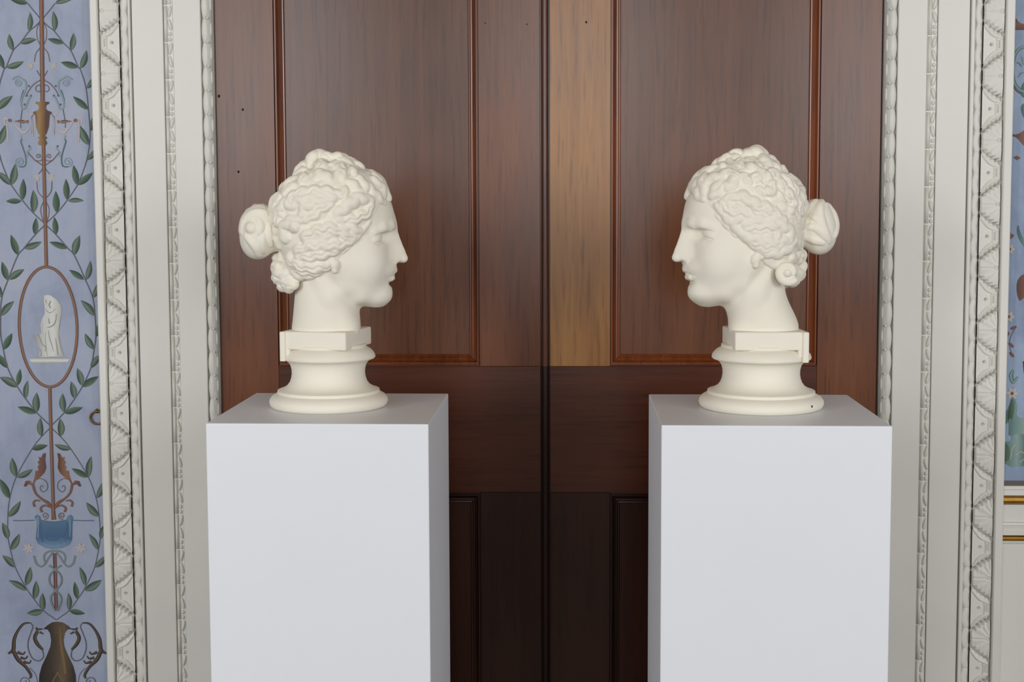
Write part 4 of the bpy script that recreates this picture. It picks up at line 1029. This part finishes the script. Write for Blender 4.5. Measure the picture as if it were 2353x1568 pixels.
def hair_fields(h):
    f = Field((-170, -128, 70), (168, 128, 430), h)
    X, Y, Z = [f.ax[0][:, None, None], f.ax[1][None, :, None], f.ax[2][None, None, :]]
    cap = loft(X, Y, Z, CAP)
    hl = np.array(HAIRLINE, float); z = Z.ravel()
    xc = curve1(z, HAIRLINE + [(430, 330)], 1)
    sl = np.gradient(xc, z); cut = (X - xc[None, None, :]) / np.sqrt(1 + sl * sl)[None, None, :]
    f.F[:] = -smin(-cap, -cut.astype(np.float32), 7)
    base = Field((0, 0, 0), (1, 1, 1), 1); base.lo, base.h, base.n, base.ax, base.F = f.lo, f.h, f.n, f.ax, f.F.copy()
    rnd = np.random.RandomState(4); GR = []
    def put(P, r, k=3.2, crease=True):
        n = len(P); s = np.linspace(0, 1, n)
        ph = rnd.rand() * 6
        L = np.r_[0, np.cumsum(np.linalg.norm(np.diff(P, axis=0), axis=1))]
        rr = r * (.78 + .24 * np.sin(np.pi * np.clip(s, .10, .90)) + .06 * np.sin(L * .21 + ph))
        if n > 4:                                                     # the lock waves from side to side
            g0 = np.stack([base.sample(P + 3 * e) - base.sample(P - 3 * e) for e in np.eye(3)], 1)
            b0 = np.cross(g0, np.gradient(P, axis=0)); b0 /= np.linalg.norm(b0, axis=1)[:, None] + 1e-6
            P = P + b0 * (r * .26 * np.sin(L * .235 + ph) * np.clip(s * 4, 0, 1))[:, None]
        f.chain(P, rr, k)
        if crease and n > 3:                                        # an incised line along the lock
            g = np.stack([base.sample(P + 3 * e) - base.sample(P - 3 * e) for e in np.eye(3)], 1)
            g /= np.linalg.norm(g, axis=1)[:, None] + 1e-6
            tn = np.gradient(P, axis=0); b = np.cross(g, tn); b /= np.linalg.norm(b, axis=1)[:, None] + 1e-6
            w = (rnd.rand() - .5) * .5
            G = P + g * (rr * .93)[:, None] + b * (rr * (w + .12 * np.sin(L * .16 + ph)))[:, None]
            GR.append(G[1:-1])
    # low wavy strands combed from the parting back to the bun
    for sg in (-1, 1):
        for q in range(11):
            t = q / 10.
            x0 = 122 - 190 * t + rnd.uniform(-4, 4); z0 = np.interp(x0, [-80, -40, 0, 60, 100, 125], [340, 360, 372, 366, 345, 318])
            x1 = -128 + 20 * rnd.rand(); z1 = 168 + 92 * t + rnd.uniform(-5, 5)
            a = np.linspace(0, 1, 16)
            x = x0 + (x1 - x0) * a; zc = z0 + (z1 - z0) * a - (46 * (1 - t) - 4) * np.sin(np.pi * a) * .9
            nrm = np.array([-(z1 - z0), x1 - x0]); nrm /= np.linalg.norm(nrm)
            wv = 4.5 * np.sin(a * np.hypot(x1 - x0, z1 - z0) * .16 + rnd.rand() * 6)
            P = np.stack([x + nrm[0] * wv, np.full(16, sg * 60.), zc + nrm[1] * wv], 1)
            for it in range(40):                                     # slide sideways on to the mass
                d = base.sample(P); P[:, 1] -= sg * np.clip(d + 4, -3, 3) * (1 if it < 30 else .5)
                P[:, 1] = sg * np.maximum(sg * P[:, 1], 4)
            P = snap(P, base, 9.0)
            put(catmull(P, 5), 10.5, 5)
    # the rolled edge of the hair along the face
    for sg in (-1, 1):
        E = []
        for z, x in [(b, a) for b, a in HAIRLINE if 131 <= b <= 292]:
            P = np.array([[x - 6, sg * 100., z]])
            for it in range(60): P[:, 1] -= sg * np.clip(base.sample(P) + 3, -3, 3) * .6
            E.append(P[0])
        E = E[:-1]
        put(catmull(snap(np.array(E), base, 2.5), 5), 7.5, 3, False)
        put(catmull(snap(np.array([(126, sg * 3, 309), (125, sg * 16, 306), (118, sg * 34, 300), (108, sg * 48, 290)], float), base, 6), 5), 11, 4)
    for v, r, p in LOCKS:
        put(lay(v, p, base, r * (.22 if v in '56' else .34)), r * 1.27, 2.8, r > 8 and rnd.rand() < .55)
    for r, p in BOW:
        put(catmull(p, 5) - [0, 0, 8 if p[0][0] < -40 and p[0][2] > 370 else 0], r * 1.15, 4)
    for v, r, p in CROWN:
        P = lay(v, p, base, 1); P = P[np.abs(base.sample(P) + 1) < 9]
        if len(P) > 1: put(P, r * 1.12, 4)
    for r, p in NAPE:
        put(catmull(p, 5), r, 5)
    # volute curl under the left ear-side of the nape
    a = np.linspace(0, 5.6, 24)
    q = np.stack([1090 + (150 - 12 * a) * np.cos(a + .9), 1130 + (150 - 12 * a) * np.sin(a + .9)], 1)
    side, x0, y0, sc = VIEWS['8']
    u = -((q[:, 0] / sc + x0) - 1740) / 1.01; v = 289 - ((q[:, 1] / sc + y0) - 468) / 1.01
    P = from_view(np.stack([u, np.full(24, 66.), v], 1), 'R')
    f.chain(P, np.linspace(8.5, 6, 24), 2.5)
    c = P.mean(0); f.ball(c + [0, -6, 0], (20, 12, 20), 6); f.ball(c + [0, 4, 0], 10, 2.5)
    f.seg(c + [-6, -18, 6], (-96, 20, 116), 14, 16, 8)
    skin = Field((0, 0, 0), (1, 1, 1), 1); skin.lo, skin.h, skin.n, skin.ax, skin.F = f.lo, f.h, f.n, f.ax, f.F.copy()
    for G in GR:
        G = G.copy()
        for it in range(5):                                          # on to the finished surface
            d = skin.sample(G); gg = np.stack([skin.sample(G + 2 * e) - skin.sample(G - 2 * e) for e in np.eye(3)], 1)
            gg /= np.linalg.norm(gg, axis=1)[:, None] + 1e-6
            G -= np.clip(d - 1.6, -2, 2)[:, None] * gg
        ok = np.abs(skin.sample(G) - 1.6) < 2
        m = len(G)
        if m < 3 or not ok.all() or (G[:, 0] > 122).any(): continue
        f.chain(G, 2.0 + .9 * np.sin(np.pi * np.linspace(0.05, .95, m)), 3.5, 's')
    # bun, tied on a short neck of hair
    g = Field((-232, -78, 140), (-98, 78, 300), h)
    g.ball((-165, 0, 217), (43, 48, 61), 0)
    g.ball((-174, 2, 198), (32, 38, 40), 12)
    g.ball((-160, 0, 250), (30, 40, 30), 12)
    g.seg((-150, 0, 212), (-112, 0, 208), 34, 38, 14)
    gb = Field((0, 0, 0), (1, 1, 1), 1); gb.lo, gb.h, gb.n, gb.ax, gb.F = g.lo, g.h, g.n, g.ax, g.F.copy()
    for v, r, p in [('6',9,[(520,220),(400,210),(280,270),(200,380),(180,520)]),('6',15,[(310,440),(340,460)]),('6',9,[(240,580),(300,640),(370,740),(400,850)]),('6',10,[(480,560),(460,680),(480,800)]),
                    ('6',9,[(560,400),(560,560),(590,700)]),('6',9,[(420,320),(450,420),(430,520)]),
                    ('8',9,[(1500,90),(1440,160),(1390,230),(1340,330)]),('8',10,[(1600,80),(1560,180),(1560,300),(1590,430),(1660,600),(1690,680)]),('8',12,[(1690,140),(1760,230),(1790,330),(1790,480),(1760,600)]),
                    ('8',9,[(1430,310),(1520,350),(1570,460)]),('8',10,[(1380,480),(1480,470),(1580,540),(1650,640)]),('8',10,[(1360,620),(1480,660),(1600,700)]),('8',8,[(1600,150),(1700,160),(1770,210)])]:
        P = lay(v, p, gb, r * .45)
        n = len(P); s = np.linspace(0, 1, n)
        g.chain(P, r * (.8 + .25 * np.sin(np.pi * s)), 2.2)
    # where the bun is tied
    return f, g

def pose(V, side):
    """turn the head on the neck; below the jaw the turn fades into the neck"""
    t = np.clip((V[:, 2] - 2) / 72., 0, 1); w = (t * t * (3 - 2 * t))[:, None]
    return V * (1 - w) + to_view(V, side) * w
# ------------------------------------------------------------------ pedestals
PED_W = .35; PED_H = 1.10
def pedestal(name_loc, rot, label):
    import bmesh
    h = PED_W / 2
    o = link('pedestal', box_me('pedestal', (-h, -h, 0), (h, h, PED_H), .0020, 3), M_PED, None, (name_loc[0], name_loc[1], 0))
    o.rotation_euler = (0, 0, rot)
    return tag(o, label, 'pedestal', 'white exhibition pedestals')
pedestal((-.3563, 2.3059), -.0169, 'white square pedestal under the bust whose face looks to the right')
pedestal((.3526, 2.2939), -.0176, 'white square pedestal under the bust whose face looks to the left')

# ------------------------------------------------------------------ the two plaster heads
HEAD_H = 1.25
F_, lo_, h_ = head_field(HEAD_H); HV, HQ = surface_nets(F_, lo_, h_); del F_
fa, ga = hair_fields(HEAD_H); AV, AQ = surface_nets(fa.F, fa.lo, fa.h); GV, GQ = surface_nets(ga.F, ga.lo, ga.h); del fa, ga
UNIT = .000723
M_PL2 = M_PLASTER
# profile of the turned socle: radius, height (head units above the pedestal)
SOCLE = [(0, 0), (126, 0), (131, 1.5), (135.5, 6), (138, 13), (136.5, 20), (131, 27), (123, 32), (119, 33.5), (118.6, 34.5), (118.6, 40), (117.5, 41), (112, 42.5), (104, 46), (96, 51), (90, 59), (86.5, 69), (85, 79), (85.5, 89), (88, 99), (92.5, 106), (99, 110.5),
         (104.5, 112.3), (107, 113.2), (109.2, 115.5), (109.4, 119), (107, 125.5), (101, 132.5), (94, 137.5), (89.5, 139.5), (88.5, 140.5), (88.5, 146.5), (87, 147.5), (0, 147.5)]
def socle_mesh():
    n = 96; V = []; Fc = []
    for r, z in SOCLE[1:-1]:
        for k in range(n): V.append((r * UNIT * math.cos(math.tau * k / n), r * UNIT * math.sin(math.tau * k / n), z * UNIT))
    m = len(SOCLE) - 2
    for i in range(m - 1):
        for k in range(n): Fc.append((i * n + k, i * n + (k + 1) % n, (i + 1) * n + (k + 1) % n, (i + 1) * n + k))
    Fc.append(tuple(range(n - 1, -1, -1))); Fc.append(tuple(range((m - 1) * n, m * n)))
    return mesh('socle', V, Fc)
def plinth_mesh():
    import bmesh
    L, W = 151, 168
    out = bpy.data.meshes.new('plinth'); bm = bmesh.new()
    def bx(lo, hi, bev):
        b = bmesh.new(); bmesh.ops.create_cube(b, size=1)
        for v in b.verts: v.co = Vector([((lo[i] + hi[i]) / 2 + v.co[i] * (hi[i] - lo[i])) * UNIT for i in range(3)])
        bmesh.ops.bevel(b, geom=b.edges[:], offset=bev * UNIT, segments=3, profile=.5, affect='EDGES')
        me = bpy.data.meshes.new('t'); b.to_mesh(me); b.free(); bm.from_mesh(me); bpy.data.meshes.remove(me)
    bx((-L / 2, -W / 2, 140), (L / 2, W / 2, 182), 4.0)
    bx((-L / 2 - 9, -W / 2 - 5, 113), (-L / 2 + 4, W / 2 + 5, 181.4), 2.4)       # tail of the plinth hangs down behind
    bx((-L / 2 - 1, -W / 2 + 1, 122), (-L / 2 + 13, W / 2 - 1, 150), 5)
    bm.to_mesh(out); bm.free()
    return out
NECK_Z = 189
Z0 = 4.0
def bust(side, loc, rz, label, plinth_yaw, sx, s_head, neck_x, px_):
    b = tag(empty('plaster_bust', loc, rz), label, 'bust', 'plaster busts on white pedestals')
    u = UNIT
    for nm, V, Q in (('head', HV, HQ), ('hair', AV, AQ), ('hair_bun', GV, GQ)):
        W = pose(V, side) * u * s_head; W[:, 0] += neck_x * u; W[:, 2] += NECK_Z * u
        link(nm, mesh_np(nm, W, Q), M_PL2, b)
    me = socle_mesh(); so = link('socle', me, M_PL2, b); so.scale = (sx, sx, 1.0)
    fl_ = np.array([abs(p.normal.z) > .999 and len(p.vertices) > 4 for p in me.polygons]); me.polygons.foreach_set('use_smooth', ~fl_)
    me.set_sharp_from_angle(angle=math.radians(42))
    pl = plinth_mesh(); pl.polygons.foreach_set('use_smooth', [True] * len(pl.polygons)); pl.set_sharp_from_angle(angle=math.radians(35))
    po = link('plinth', pl, M_PL2, b, (px_ * u, 0, 0)); po.rotation_euler = (0, 0, math.radians(plinth_yaw)); po.scale = (sx, sx, 1)
    return b
def chip(b, ang, r, z):
    V = []; 
    for i in range(7): a = math.tau * i / 7; V.append((.0016 * math.cos(a) * (1 + .3 * (i % 2)), -.0004, .0022 * math.sin(a)))
    o = link('chip', mesh('chip', V, [tuple(range(7))]), M_HOLE, b, (r * math.sin(ang), -r * math.cos(ang), z)); o.rotation_euler = (math.radians(-14), 0, ang)
gl = at_z(756, 934, PED_H); gr = at_z(1748, 936.5, PED_H)
azl = math.atan2(-gl[0], gl[1]); azr = math.atan2(-gr[0], gr[1])
bust('L', (gl[0], gl[1], PED_H), azl, 'cream plaster head of a woman with a bun, in profile facing right', -22, 1.0, 1.0, 10, 1)
br = bust('R', (gr[0], gr[1], PED_H), math.pi + azr, 'cream plaster head of a woman with a bun, turned to face left', 11, 1.03, 1.0, 10, -2)
chip(br, math.pi + math.radians(52), 138 * UNIT * 1.03, 17 * UNIT)
